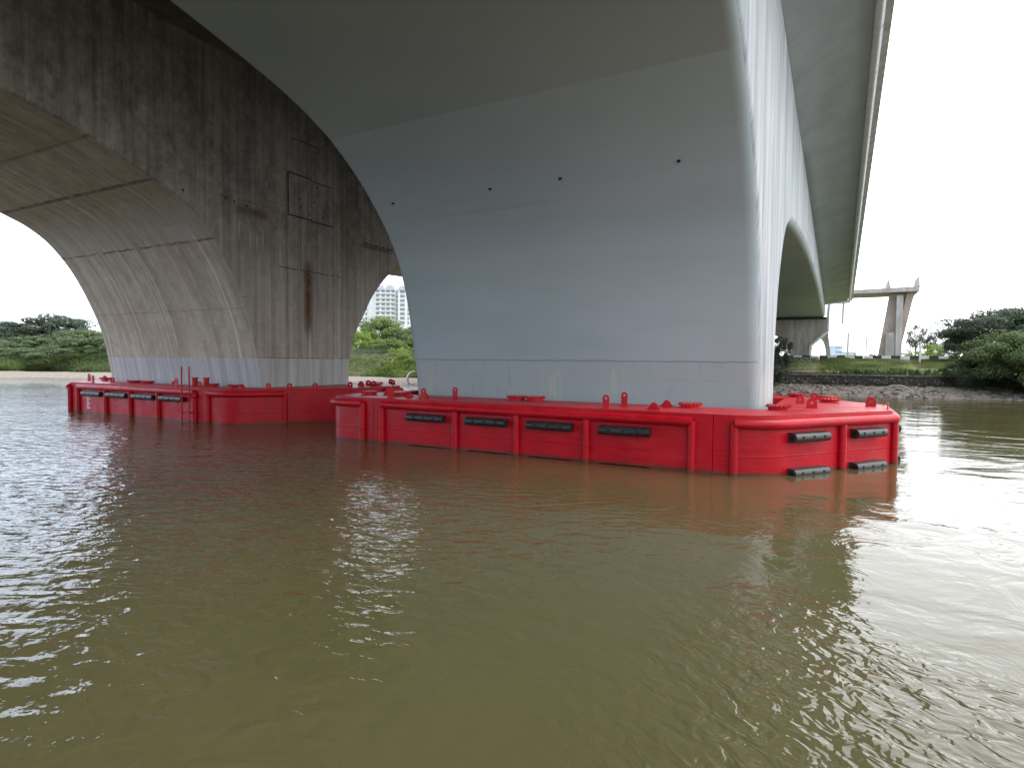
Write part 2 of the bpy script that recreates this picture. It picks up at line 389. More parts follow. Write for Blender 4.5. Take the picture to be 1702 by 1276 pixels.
BLACKP = mat('black paint', build=m_noisy((.015, .015, .016), (.04, .04, .04), 4, .7))
WHITEP = mat('weathered white paint', build=m_noisy((.45, .45, .43), (.66, .66, .64), 4, .7))

# ------------------------------------------------------------------ water
def m_water(t, b):
    x, y, z = p = t.pos()
    murk = t.noise(t.sc(p, (.10, .13, 1)), 1, 4, .6)
    b.inputs['IOR'].default_value = 1.333; b.inputs['Specular IOR Level'].default_value = .5
    c = t.mix(t.step(murk, .3, .7), (.080, .072, .030), (.094, .084, .038))
    t.l.new(c, b.inputs['Base Color']); b.inputs['Roughness'].default_value = .015
    def wave(ang, kl, ks, off, det=3, dist=.6, rough=.5):
        a = math.radians(ang); ca, sa = math.cos(a), math.sin(a)
        u = t.m('MULTIPLY_ADD', x, ca, t.m('MULTIPLY', y, sa)); v = t.m('MULTIPLY_ADD', x, -sa, t.m('MULTIPLY', y, ca))
        return t.noise(t.vec(t.m('MULTIPLY_ADD', u, kl, off), t.m('MULTIPLY', v, ks), off), 1, det, rough, dist)
    # regions (world metres)
    dl = t.step(x, -6., -1.2, 1., 0.)                        # breeze-ruffled to the west
    dl = t.m('MULTIPLY', dl, t.step(t.noise(t.sc(p, (.12, .12, 1), 7.), 1, 3), .3, .55, .55, 1.))
    near_pier = t.mul(t.band(x, -14, 1.5, 2.), t.band(y, 11.5, 17, 2.5))
    dl = t.m('MULTIPLY', dl, t.m('SUBTRACT', 1., t.m('MULTIPLY', near_pier, .55)))
    # boat wake fan at the lower right
    wx = t.m('ADD', x, 0.); wl = t.m('MULTIPLY_ADD', x, .55, y)
    wk = t.mul(t.band(t.m('ADD', wl, t.m('MULTIPLY', murk, 1.2)), 1., 8.6, .8), t.step(x, -2.6, -.4))
    far = t.step(y, 16., 30.)
    w1 = wave(20, 1.9, 3.4, 0., 1, .6); w2 = wave(2, 4.2, 8.2, 3., 2, .5); w3 = wave(-50, 10., 15., 6., 2)
    w4 = wave(-34, 3.7, 5.4, 9., 2, .5); w5 = wave(10, .30, .55, 2., 2)
    h = t.mul(w1, .058, t.m('MULTIPLY_ADD', dl, .97, .05))
    h = t.m('ADD', h, t.mul(w2, .019, t.m('MULTIPLY_ADD', dl, .95, .12)))
    h = t.m('ADD', h, t.mul(w3, .003, t.m('MULTIPLY_ADD', dl, .7, .35)))
    h = t.m('ADD', h, t.mul(w4, .046, wk))
    h = t.m('ADD', h, t.mul(w5, .05))
    # swirls left by the current round the nose of the barrier
    sw = t.noise(t.vec(t.m('MULTIPLY', x, .8), t.m('MULTIPLY', y, .8), 4.), 1, 4, .5, 1.6)
    h = t.m('ADD', h, t.mul(sw, .035, t.band(x, -3, 9., 2.), t.band(y, 5.5, 15., 2.)))
    t.l.new(t.bump(h, 1., 1.), b.inputs['Normal'])
WATER = mat('river water', build=m_water)
kind(mesh_obj('water', [(-900, -500, 0), (900, -500, 0), (900, 700, 0), (-900, 700, 0)], [(0, 1, 2, 3)], WATER), 'structure')

# ------------------------------------------------------------------ terrain
EX = [-900, -145, -104, -92, -48, -41, -20, -5, 0, 5, 14, 40, 900]
EY = [-40, 22, 40, 48, 51, 53, 60, 63, 64, 63.5, 66, 72, 95]
def ground_z(X, Y):
    X = np.asarray(X, float); Y = np.asarray(Y, float)
    s = Y - np.interp(X, EX, EY)
    zr = np.interp(s, [-8, 0, 2, 8.3, 8.31, 9.0, 21, 60, 400], [-1.2, 0, .22, .75, .75, 1.9, 3.42, 3.45, 4])
    zl = np.interp(s, [-8, 0, 3, 18, 24, 40, 90, 400], [-.6, 0, .12, .45, 1.9, 3.0, 4.2, 6])
    k = np.clip((X + 26) / 12, 0, 1)
    return zl * (1 - k) + zr * k
def terrain():
    xs = np.concatenate([np.arange(-900, -160, 25), np.arange(-160, 45, 1.2), np.arange(46, 900, 25)])
    us = np.concatenate([np.arange(-8, 30, .6), np.arange(30, 90, 4), np.arange(90, 700, 40)])
    X = np.repeat(xs[:, None], len(us), 1); Y = np.interp(X, EX, EY) + us[None, :]
    Z = ground_z(X, Y)
    n = rng.normal(0, 1, X.shape); n = (n + np.roll(n, 1, 0) + np.roll(n, 1, 1)) / 3
    Z += n * np.where(us[None, :] > 25, .04, .06) * (us[None, :] > -3)
    nx, nu = X.shape
    v = np.stack([X, Y, Z], -1).reshape(-1, 3).tolist()
    f = [(i * nu + j, (i + 1) * nu + j, (i + 1) * nu + j + 1, i * nu + j + 1) for i in range(nx - 1) for j in range(nu - 1)]
    def mt(t, b):
        x, y, z = p = t.pos()
        a = t.noise(t.sc(p, (.5, .5, .5)), 1, 6, .65); q = t.noise(t.sc(p, (3, 3, 3)), 1, 6, .7)
        mud = t.mix(t.step(q, .35, .65), (.10, .08, .065), (.24, .20, .165))
        sand = t.mix(t.step(q, .35, .65), (.18, .15, .115), (.29, .245, .20))
        gr = t.mix(t.step(a, .35, .65), (.135, .15, .06), (.215, .225, .085))
        gr = t.mix(t.mul(t.step(q, .6, .75), .5), gr, (.16, .13, .08))
        low = t.mix(t.step(x, -24, -12), sand, mud)
        c = t.mix(t.step(t.m('ADD', z, t.m('MULTIPLY', a, .5)), 1.25, 1.5), low, gr)
        bare = t.mul(t.step(t.m('ADD', x, t.m('MULTIPLY', a, 6.)), 1.5, -1.5), t.step(x, -20, -18))
        c = t.mix(t.mul(bare, .8), c, mud)
        t.l.new(c, b.inputs['Base Color']); b.inputs['Roughness'].default_value = .95
        b.inputs['Specular IOR Level'].default_value = .15
        t.l.new(t.bump(q, .12, .8), b.inputs['Normal'])
    kind(mesh_obj('ground', v, f, mat('river bank soil and grass', build=mt), smooth=40), 'structure')
terrain()

# ------------------------------------------------------------------ the two bridges
def cubic(pts, n=10):
    """Catmull-Rom through pts"""
    P = [np.array(q, float) for q in pts]; P = [2 * P[0] - P[1]] + P + [2 * P[-1] - P[-2]]
    out = []
    for i in range(1, len(P) - 2):
        for k in range(n):
            u = k / n
            out.append(.5 * ((2 * P[i]) + (-P[i - 1] + P[i + 1]) * u + (2 * P[i - 1] - 5 * P[i] + 4 * P[i + 1] - P[i + 2]) * u * u + (-P[i - 1] + 3 * P[i] - 3 * P[i + 1] + P[i + 2]) * u ** 3))
    out.append(P[-2]); return [tuple(q) for q in out]
def root_z(Y): return np.interp(Y, [-160, -27, 0, 24.7, 105, 114], [12.2, 18.6, 17.6, 16.4, 12.6, 12.2])
def solid(name, curves, corners, XL, XR, r, web, sof, parent, gap=0.):
    """curves: list of soffit polylines in (Y,z), outward normals to their left; corners: following plain points.
    The section is the closed loop curve0 + corners0 + curve1 + corners1; extruded from XL to XR with the
    curve edges rounded by r."""
    v = []; f = []; fm = []; loopR = []; loopL = []; rawR = []
    NA = 5
    for cv, cn in zip(curves, corners):
        c = [np.array(q, float) for q in cv]; rows = []
        for i, q in enumerate(c):
            d = c[min(i + 1, len(c) - 1)] - c[max(i - 1, 0)]; d = d / np.linalg.norm(d)
            for (jy, jz, jd) in JOINT_DIRS:
                if abs(q[0] - jy) < .03 and abs(q[1] - jz) < .08: d = jd if jd @ d > 0 else -jd
            n = np.array([d[1], -d[0]])         # outward: to the right of travel
            row = []
            for side in (1, -1):
                for a in (range(NA + 1) if side == 1 else range(NA, -1, -1)):
                    th = PI / 2 * a / NA        # 0 on the web, 90 deg on the soffit
                    off = r * (1 - math.sin(th)); xx = r * (1 - math.cos(th))
                    qq = q - n * off
                    row.append(((XR - xx) if side == 1 else (XL + xx), qq[0], qq[1]))
            base = len(v); v += row; rows.append(base)
        w = 2 * (NA + 1)
        for i in range(len(rows) - 1):
            for k in range(w - 1):
                f.append((rows[i] + k, rows[i] + k + 1, rows[i + 1] + k + 1, rows[i + 1] + k))
                fm.append(1 if (NA - 3 <= k <= NA + 2) else 0) if r > .2 else fm.append(1 if k in (NA,) else 0)
        loopR += rows; loopL += [q + w - 1 for q in rows]
        for q in cn:
            loopR.append(len(v)); v.append((XR, q[0], q[1])); loopL.append(len(v)); v.append((XL, q[0], q[1]))
            if True: pass
        # caps: connect the last point of the curve with plain corners
        seq = [('c', rows[-1])] + [('p', loopR[-len(cn) + k]) for k in range(len(cn))]
        cv_end = rows[-1]
        pl = [(loopR[-len(cn) + k], loopL[-len(cn) + k]) for k in range(len(cn))]
        f.append(tuple([cv_end + k for k in range(w)] + [pl[0][1], pl[0][0]])); fm.append(0)
        for a_, b_ in zip(pl[:-1], pl[1:]): f.append((a_[0], a_[1], b_[1], b_[0])); fm.append(0)
        last = pl[-1]
        nxt_marker = (last, len(f)); f.append(None); fm.append(0)
        cn_store.append((nxt_marker, w)); starts.append(rows[0])
    for i, (mk, w_) in enumerate(cn_store):
        (last, idx) = mk; st = starts[(i + 1) % len(starts)]
        f[idx] = tuple([last[0], last[1]] + [st + k for k in range(w_ - 1, -1, -1)])
    cn_store.clear(); starts.clear()
    f.append(tuple(loopR)); fm.append(0); f.append(tuple(reversed(loopL))); fm.append(0)
    return mesh_obj(name, v, f, parent=parent, mats=[web, sof], fmat=fm, tri=True, smooth=35)
cn_store = []; starts = []; JOINT_DIRS = []

def bridge(root, XL, XR, front_curve, upper, back_curve, back_upper, r, web, sof, flange, gap, joints_f, joints_b, EXr, edge_dz, EXl):
    # shared tangents where pier and girder segments meet, so the rounded edges run through
    JOINT_DIRS.clear()
    for js, lo, up_ in ((joints_f, front_curve, upper), (joints_b, back_curve, back_upper)):
        allp = sorted([tuple(map(float, q)) for q in up_] + [tuple(map(float, q)) for q in lo if q[1] > 6]); ys_ = [q[0] for q in allp]; zs_ = [q[1] for q in allp]
        for jy in js:
            dd = np.array([.6, np.interp(jy + .3, ys_, zs_) - np.interp(jy - .3, ys_, zs_)]); JOINT_DIRS.append((jy, float(np.interp(jy, ys_, zs_)), dd / np.linalg.norm(dd)))
    # pier block: front face and back face
    fc = [(q[0], q[1]) for q in front_curve]      # fold -> base, travelling down (void on the right hand side when y to the right)
    bc = [(q[0], q[1]) for q in back_curve]       # base -> fold
    yF, yB = fc[0][0] + gap, bc[-1][0] - gap
    # travelling downwards along the front face the void (towards -Y) lies to the right
    # loop: top front -> fold -> base (curve 0) -> curve 1 up the back -> top back
    fc2 = [(yF, fc[0][1])] + fc[1:]; bc2 = bc[:-1] + [(yB, bc[-1][1])]
    # two curves joined: use corners between as two tiny points at the base
    solid('pier', [fc2, bc2], [[(fc[-1][0] + .5, fc[-1][1] - .01), (bc[0][0] - .5, bc[0][1] - .01)], [(yB, root_z(yB)), (yF, root_z(yF))]], XL, XR, r, web, sof, root)
    # girder segments: soffit curve travels with void below = right hand side when moving in -Y? handled by direction
    def seg(ya, yb, prof, nm='girder_segment'):
        ys = [q[0] for q in prof]
        inner = sorted([q for q in prof if ya + .05 < q[0] < yb - .05])
        P = sorted(prof)
        zi = lambda Y: float(np.interp(Y, [q[0] for q in P], [q[1] for q in P]))
        cur = [(ya + gap, zi(ya))] + inner + [(yb - gap, zi(yb))]
        solid(nm, [cur], [[(yb - gap, root_z(yb)), (ya + gap, root_z(ya))]], XL, XR, r, web, sof, root)
    for a, b_ in zip(joints_f[:-1], joints_f[1:]): seg(b_, a, upper)
    for a, b_ in zip(joints_b[:-1], joints_b[1:]): seg(a, b_, back_upper)
    # far pier behind the camera
    m2 = -54.
    fm_ = [(m2 - q[0], q[1]) for q in reversed(fc)]   # base -> fold going up on its +Y side... 
    p0 = m2 - fc[-1][0]
    solid('pier', [[(p0 - 5., -2.), (p0 - 5., 9.)][::-1], fm_], [[(p0 - 4.5, -2.01), (p0 - .5, -2.01)], [(m2 - fc[0][0], root_z(m2 - fc[0][0])), (p0 - 5., root_z(p0 - 5.))]], XL, XR, r, web, sof, root)
    # deck with cantilevered flanges
    v = []; f = []; Y = [p0 - 5.] + list(np.arange(-75, 108, 4.5)) + [109.]
    for yy in Y:
        rz = float(root_z(yy)); dz = float(np.interp(yy, [-30, 30, 105], [1.6, 1.5, .4])) * edge_dz; e = rz + dz; tt = max(.35, dz * .1)
        for (xx, zz) in [(EXl, e), (EXl * .4 + XL * .6, rz + dz * .42), (XL - .5, rz + dz * .12), (XL - .02, rz - .12), (XR + .02, rz - .12), (XR + .5, rz + dz * .12),
                         (EXr * .4 + XR * .6, rz + dz * .42), (EXr, e), (EXr, e + tt), (EXl, e + tt)]: v.append((xx, yy, zz))
    k = 10
    for i in range(len(Y) - 1):
        for j in range(k): f.append((i * k + j, i * k + (j + 1) % k, (i + 1) * k + (j + 1) % k, (i + 1) * k + j))
    f += [tuple(range(k)), tuple((len(Y) - 1) * k + q for q in range(k - 1, -1, -1))]
    mesh_obj('deck', v, f, flange, root, smooth=30, tri=True)
    def rail_path(xx, dz_): return [(xx, yy, float(root_z(yy)) + float(np.interp(yy, [-30, 30, 105], [1.6, 1.5, .4])) * edge_dz + dz_) for yy in Y]
    for xa, xb in ((EXr + .36, EXr + .66), (EXl - .66, EXl - .36)):
        v = []; 
        for (x_, y_, z_) in rail_path(0, 0):
            v += [(xa, y_, z_ - .02), (xb, y_, z_ + .12), (xb, y_, z_ + 1.25), (xa, y_, z_ + 1.25)]
        f = [(i * 4 + j, i * 4 + (j + 1) % 4, i * 4 + 4 + (j + 1) % 4, i * 4 + 4 + j) for i in range(len(Y) - 1) for j in range(4)]
        n = len(Y) - 1; f += [(0, 1, 2, 3), (n * 4 + 3, n * 4 + 2, n * 4 + 1, n * 4)]
        mesh_obj('parapet', v, f, PARAPET, root, tri=True)
    return rail_path

nb = thing('road_bridge', 'smooth blue-grey painted concrete bridge with a broad flared pier in the right half', 'bridge', group='concrete river bridges')
# measured section of the near bridge (Y, z)
f_low = cubic([(15.8, 10.7), (16.68, 10.1), (17.65, 9.33), (18.65, 8.3), (19.4, 7.3), (19.87, 6.3), (20.2, 5.3), (20.6, 3.6), (20.9, 2.0), (21.0, .6), (21.02, -2.)], 5)
f_up = [(15.8, 10.7), (14.7, 11.22), (13.7, 11.58), (12.4, 11.94), (11, 12.28), (9.9, 12.53), (7, 12.95), (2, 13.4), (-6, 13.8), (-15, 14.1), (-27, 14.2), (-39, 14.1), (-48, 13.8), (-56, 13.4), (-61, 12.95), (-63.9, 12.53), (-65, 12.28), (-66.4, 11.94), (-67.7, 11.58), (-68.7, 11.22), (-69.8, 10.7)]
b_low = cubic([(25.62, -2.), (25.64, .6), (25.7, 2.8), (26.2, 4.6), (27.0, 6.2), (28.3, 7.7), (30.2, 9.0), (33.0, 9.9)], 5)
b_up = [(33.0, 9.9), (37, 10.4), (44, 11.0), (52, 11.4), (60, 11.65), (80, 11.75), (100, 11.1), (112, 10.6)]
NXL, NXR = -16.2, -2.22
rp = bridge(nb, NXL, NXR, f_low, f_up, b_low, b_up, .42, NEW_WEB, NEW_SOF, FLANGE, 0.,
       [15.8, 12.0, 8.4, 4.8, 1.2, -6, -16, -27, -38, -48, -55, -62, -69.8], [33.0, 40, 47, 54, 61, 70, 80, 90, 100, 112], .95, 1., -19.6)
# drainage pipe slung under the right deck edge, in lengths with couplings, dropping down the end bent
pp = [Vector(q) for q in rp(1.10, -.02)]
pp = [q for q in pp if -40 < q.y < 108] + [Vector((1.2, 109.6, pp[-1].z))]
P_END = pp[-1]
mb = MB(); mb.tube(pp, .165, 14); mb.build('drain_pipe', PIPE, nb, smooth=40)
mb = MB()
yy = -6.
while yy < 105:
    i = max(k for k in range(len(pp) - 1) if pp[k].y <= yy); u = (yy - pp[i].y) / (pp[i + 1].y - pp[i].y); q = pp[i].lerp(pp[i + 1], u)
    m1 = MB(); m1.tube([q - Vector((0, .09, 0)), q + Vector((0, .09, 0))], .18, 14); m1.build('pipe_coupling', PIPE, nb, smooth=40)
    yy += 4.1
dn = [P_END, Vector((-1.7, 110.0, 12.6)), Vector((-1.75, 110.0, 8.2)), Vector((-4.15, 110.2, 5.9)), Vector((-4.3, 110.3, 3.3))]
mb = MB(); mb.tube(dn, .26, 12); mb.build('drain_pipe', PIPE, nb, smooth=30)
mb = MB(); mb.tube([(.35, 109.3, 12.8), (.35, 109.3, 9.3)], .16, 8); mb.build('drain_outlet', PIPE, nb)
# weep holes in the face of the pier
FL = sorted(f_low, key=lambda q: q[1])
for hx in (-15.02, -10.75, -8.1, -4.3):
    Yh = float(np.interp(8.88, [q[1] for q in FL], [q[0] for q in FL]))
    d = Vector((0, .66, -.75)).normalized()
    mb = MB(); c = Vector((hx, Yh, 8.88)); mb.tube([c - d * -.004 - Vector((0, .02, -.018)) , c - Vector((0, .055, -.05))], .055, 12)
    mb.build('weep_hole', HOLE, nb)

ob = thing('road_bridge', 'older stained bare concrete bridge on the left with streaked arched pier and rust marks', 'bridge', group='concrete river bridges')
of_low = cubic([(14.66, 10.2), (15.79, 9.7), (16.87, 8.85), (18.03, 7.25), (19.12, 4.85), (19.6, 2.87), (19.8, 1.56), (19.86, .2), (19.88, -2.)], 6)
of_up = [(14.66, 10.2), (12.34, 11.16), (9.64, 11.84), (5, 12.6), (0, 13.1), (-12, 13.7), (-27, 13.9), (-42, 13.7), (-54, 13.1), (-59, 12.6), (-63.64, 11.84), (-66.34, 11.16), (-68.66, 10.2)]
ob_low = cubic([(25.66, -2.), (25.68, 1.5), (25.76, 2.9), (26.15, 4.3), (26.9, 5.5), (27.78, 6.84), (29.32, 8.3), (31.6, 9.4)], 6)
ob_up = [(31.6, 9.4), (36, 10.2), (44, 10.9), (60, 11.5), (80, 11.6), (100, 11.1), (112, 10.6)]
OXL, OXR = -37.5, -24.5
bridge(ob, OXL, OXR, of_low, of_up, ob_low, ob_up, .10, OLD_WEB, OLD_SOF, FLANGE_OLD, .004,
       [14.66, 12.34, 9.1, 5.6, 2.1, -6, -16, -27, -38, -48, -58, -68.66], [31.6, 38, 45, 52, 62, 75, 90, 112], -21.0, 1., -41.)
JOINT = mat('dark mortar', build=m_noisy((.02, .019, .017), (.10, .095, .085), 3.))
# the recessed repair panels, 2 x 2
for (ya, yb, z0, z1) in ((21.45, 22.93, 10.98, 12.30), (21.45, 22.93, 10.28, 10.96), (22.95, 24.38, 11.70, 12.22), (22.95, 24.38, 10.98, 11.68), (22.95, 24.38, 10.22, 10.96)):
    mb = MB(); mb.box(OXR - .01, OXR + .035, ya, yb, z0, z1); mb.build('repair_panel', OLD_WEB, ob)
for a_ in ((21.38, 21.45, 10.2, 12.36), (22.9, 22.97, 10.2, 12.36), (21.38, 22.95, 12.30, 12.38), (21.38, 22.9, 10.2, 10.27), (22.9, 24.42, 10.14, 10.21), (22.9, 24.4, 12.22, 12.28)):
    mb = MB(); mb.box(OXR - .01, OXR + .012, *a_); mb.build('panel_joint', JOINT, ob)
for (yy, zz) in ((22.2, 10.75), (22.75, 10.5), (23.7, 10.55), (23.1, 11.2), (22.1, 11.15), (23.3, 12.0), (15.9, 10.05), (17.9, 10.2), (18.35, 10.15), (19.0, 10.1)):
    mb = MB(); mb.tube([(OXR - .02, yy, zz), (OXR + (.04 if yy > 21 else .006), yy, zz)], .05, 10); mb.build('tie_hole', HOLE, ob)

# ------------------------------------------------------------------ floating barriers
def rounded(pts, seg=9):
    """pts: (x, y, radius) counter-clockwise -> dense closed outline"""
    out = []; n = len(pts)
    for i in range(n):
        p = Vector(pts[i][:2]); a = Vector(pts[i - 1][:2]); c = Vector(pts[(i + 1) % n][:2]); r = pts[i][2]
        d1 = (a - p).normalized(); d2 = (c - p).normalized()
        if r <= 0: out.append(p); continue
        half = d1.angle(d2) / 2; L = r / math.tan(half); ctr = p + (d1 + d2).normalized() * (r / math.sin(half))
        s_, e_ = p + d1 * L - ctr, p + d2 * L - ctr
        a0 = math.atan2(s_.y, s_.x); da = (math.atan2(e_.y, e_.x) - a0 + PI) % (2 * PI) - PI
        for k in range(seg + 1): out.append(ctr + Vector((math.cos(a0 + da * k / seg), math.sin(a0 + da * k / seg))) * r)
    return out
def arc_points(out, A, B):
    """points of the closed ccw outline from the point nearest A to that nearest B"""
    n = len(out); best = []
    for Q in (A, B):
        Q = Vector(Q); bd = None
        for i in range(n):
            p, q = out[i], out[(i + 1) % n]; d = q - p
            if d.length < 1e-6: continue
            u = max(0, min(1, (Q - p).dot(d) / d.length_squared)); dist = (p + d * u - Q).length
            if bd is None or dist < bd[0]: bd = (dist, i, p + d * u)
        best.append(bd)
    (_, i, pa), (_, j, pb) = best; res = [pa]; k = i
    while k != j or (k == i and len(res) == 1 and j != i): 
        k = (k + 1) % n; res.append(out[k])
        if len(res) > n + 2: break
    res.append(pb)
    cl = [res[0]]
    for q in res[1:]:
        if (q - cl[-1]).length > .01: cl.append(q)
    return cl
def outward(path):
    o = []
    for i, p in enumerate(path):
        d = (path[min(i + 1, len(path) - 1)] - path[max(i - 1, 0)]).normalized(); o.append(Vector((d.y, -d.x)))
    return o
def fender(root, P, d, n, L=1.36, z=1.03, holes=True):
    """P centre on the hull, d along it, n outward (2D)"""
    prof = [(0, -.13), (.16, -.13)] + [(.16 + .13 * math.cos(a), .13 * math.sin(a)) for a in np.linspace(-PI / 2 * .96, PI / 2 * .96, 9)] + [(.16, .13), (0, .13)]
    o = Vector((P.x, P.y, z)); a = Vector((n.x, n.y, 0)); dd = Vector((d.x, d.y, 0))
    mb = MB(); mb.prism([(q[0], q[1]) for q in prof], o - dd * L / 2, a, Vector((0, 0, 1)), dd * L)
    fo = mb.build('fender', RUBBER, root, smooth=40, tri=True)
    # black disc for the shaded bore at both ends
    for s in (-1, 1):
        e = o + dd * (L / 2) * s + a * .14
        m2 = MB(); m2.tube([e - dd * s * .01, e + dd * s * .004], .07, 12); m2.build('bore', HOLE, fo)
    if holes:
        for k in (-.42, 0, .42):
            c = o + dd * k + a * .27 + Vector((0, 0, .02))
            m2 = MB(); m2.tube([c, c + a * .028], .035, 10); m2.build('bolt_hole', HOLE, fo)
    return fo
def lug_mesh(kind_):
    mb = MB()
    if kind_ == 'round':
        w, h, th = .17, .17, .035; hz = .18
    elif kind_ == 'tall':
        w, h, th = .115, .34, .04; hz = .33
    pts = [(-w, -.02), (w, -.02), (w, h)] + [(w * math.cos(a), h + w * math.sin(a)) for a in np.linspace(0, PI, 13)[1:-1]] + [(-w, h)]
    # plate with a real hole: outline ring bridged to the hole ring
    N = 32; hr = .045; hc = (0, h if kind_ == 'tall' else .17)
    outer = []
    per = [Vector(p) for p in pts]
    for k in range(N):
        ang = 2 * PI * k / N + .01; dr = Vector((math.cos(ang), math.sin(ang))); best = None
        for i in range(len(per)):
            p, q = per[i], per[(i + 1) % len(per)]; e = q - p; den = dr.x * e.y - dr.y * e.x
            if abs(den) < 1e-9: continue
            w_ = p - Vector(hc); tt = (w_.x * e.y - w_.y * e.x) / den; uu = (w_.x * dr.y - w_.y * dr.x) / den
            if tt > 0 and -1e-6 <= uu <= 1 + 1e-6 and (best is None or tt > best): best = tt
        outer.append((hc[0] + dr.x * best, hc[1] + dr.y * best))
    inner = [(hc[0] + hr * math.cos(2 * PI * k / N + .01), hc[1] + hr * math.sin(2 * PI * k / N + .01)) for k in range(N)]
    v = []
    for y_ in (-th / 2, th / 2): v += [(p[0], y_, p[1]) for p in outer] + [(p[0], y_, p[1]) for p in inner]
    f = []
    for k in range(N):
        k2 = (k + 1) % N
        f += [(k, k2, N + k2, N + k), (2 * N + k2, 2 * N + k, 3 * N + k, 3 * N + k2), (k2, k, 2 * N + k, 2 * N + k2), (N + k, N + k2, 3 * N + k2, 3 * N + k)]
    mb.add(v, f)
    if kind_ == 'round': mb.box(-.2, .2, -.05, .05, -.005, .012)
    else: mb.box(-.16, .16, -.09, .09, -.005, .015)
    me = bpy.data.meshes.new('lifting_lug'); me.from_pydata(mb.v, [], mb.f); me.materials.append(RED); return me
def tri_mesh():
    mb = MB()
    for y_ in (-.07, .05):
        mb.prism([(-.22, 0), (.22, 0), (.05, .24), (-.05, .24)], (0, y_, 0), (1, 0, 0), (0, 0, 1), (0, .025, 0))
    mb.tube([(0, -.12, .17), (0, .12, .17)], .04, 10); mb.box(-.26, .26, -.11, .11, -.005, .012)
    me = bpy.data.meshes.new('bracket'); me.from_pydata(mb.v, [], mb.f); me.materials.append(RED); return me
def hatch_mesh(r=.36):
    mb = MB(); N = 72
    rings = [(r * .82, 0, 0), (r * .82, .07, 0), (r * .98, .075, .03), (r * 1.0, .12, .03), (r * .8, .135, 0), (0.01, .14, 0)]
    v = []
    for (rr, z_, am) in rings:
        for k in range(N):
            a = 2 * PI * k / N; q = rr * (1 + am * (1 if (k // 2) % 2 == 0 else -1) * 1.2); v.append((q * math.cos(a), q * math.sin(a), z_))
    f = [(i * N + k, i * N + (k + 1) % N, (i + 1) * N + (k + 1) % N, (i + 1) * N + k) for i in range(len(rings) - 1) for k in range(N)]
    mb.add(v, f)
    for k in range(18):
        a = 2 * PI * k / 18; mb.tube([(r * .9 * math.cos(a), r * .9 * math.sin(a), .11), (r * .9 * math.cos(a), r * .9 * math.sin(a), .16)], .018, 6)
    me = bpy.data.meshes.new('hatch'); me.from_pydata(mb.v, [], mb.f); me.materials.append(RED); return me
ROUND, TALL, TRI, HATCH = lug_mesh('round'), lug_mesh('tall'), tri_mesh(), hatch_mesh()
def fitting(name, me, root, x, y, rz=0., s=1., z=1.602):
    o = bpy.data.objects.new(name, me); C.objects.link(o); o.parent = root
    s = s * (.78 if name == 'lifting_lug' and me is ROUND else .9 if me is TALL else .85 if name == 'mooring_bracket' else 1)
    o.location = (x, y, z); o.rotation_euler = (0, 0, rz); o.scale = (s, s, s); return o

def hull(root, poly):
    mb = MB(); mb.prism([(p.x, p.y) for p in poly], (0, 0, -.7), (1, 0, 0), (0, 1, 0), (0, 0, 2.285))
    o = mb.build('hull_module', RED, root, smooth=30, tri=True)
    # deck plate with a small overhang, slightly proud
    c = Vector((sum(p.x for p in poly) / len(poly), sum(p.y for p in poly) / len(poly)))
    m2 = MB(); m2.prism([(p.x, p.y) for p in poly], (0, 0, 1.587), (1, 0, 0), (0, 1, 0), (0, 0, .015)); m2.build('deck_plate', RED, root, tri=True)
def clip(poly, x=None, keep=1, y=None):
    """half-plane clip of a polygon"""
    ax, val = (0, x) if x is not None else (1, y); out = []
    n = len(poly)
    for i in range(n):
        p, q = poly[i], poly[(i + 1) % n]; a, b_ = (p[ax] - val) * keep, (q[ax] - val) * keep
        if a >= 0: out.append(p)
        if (a < 0) != (b_ < 0): u = a / (a - b_); out.append(p.lerp(q, u))
    return out
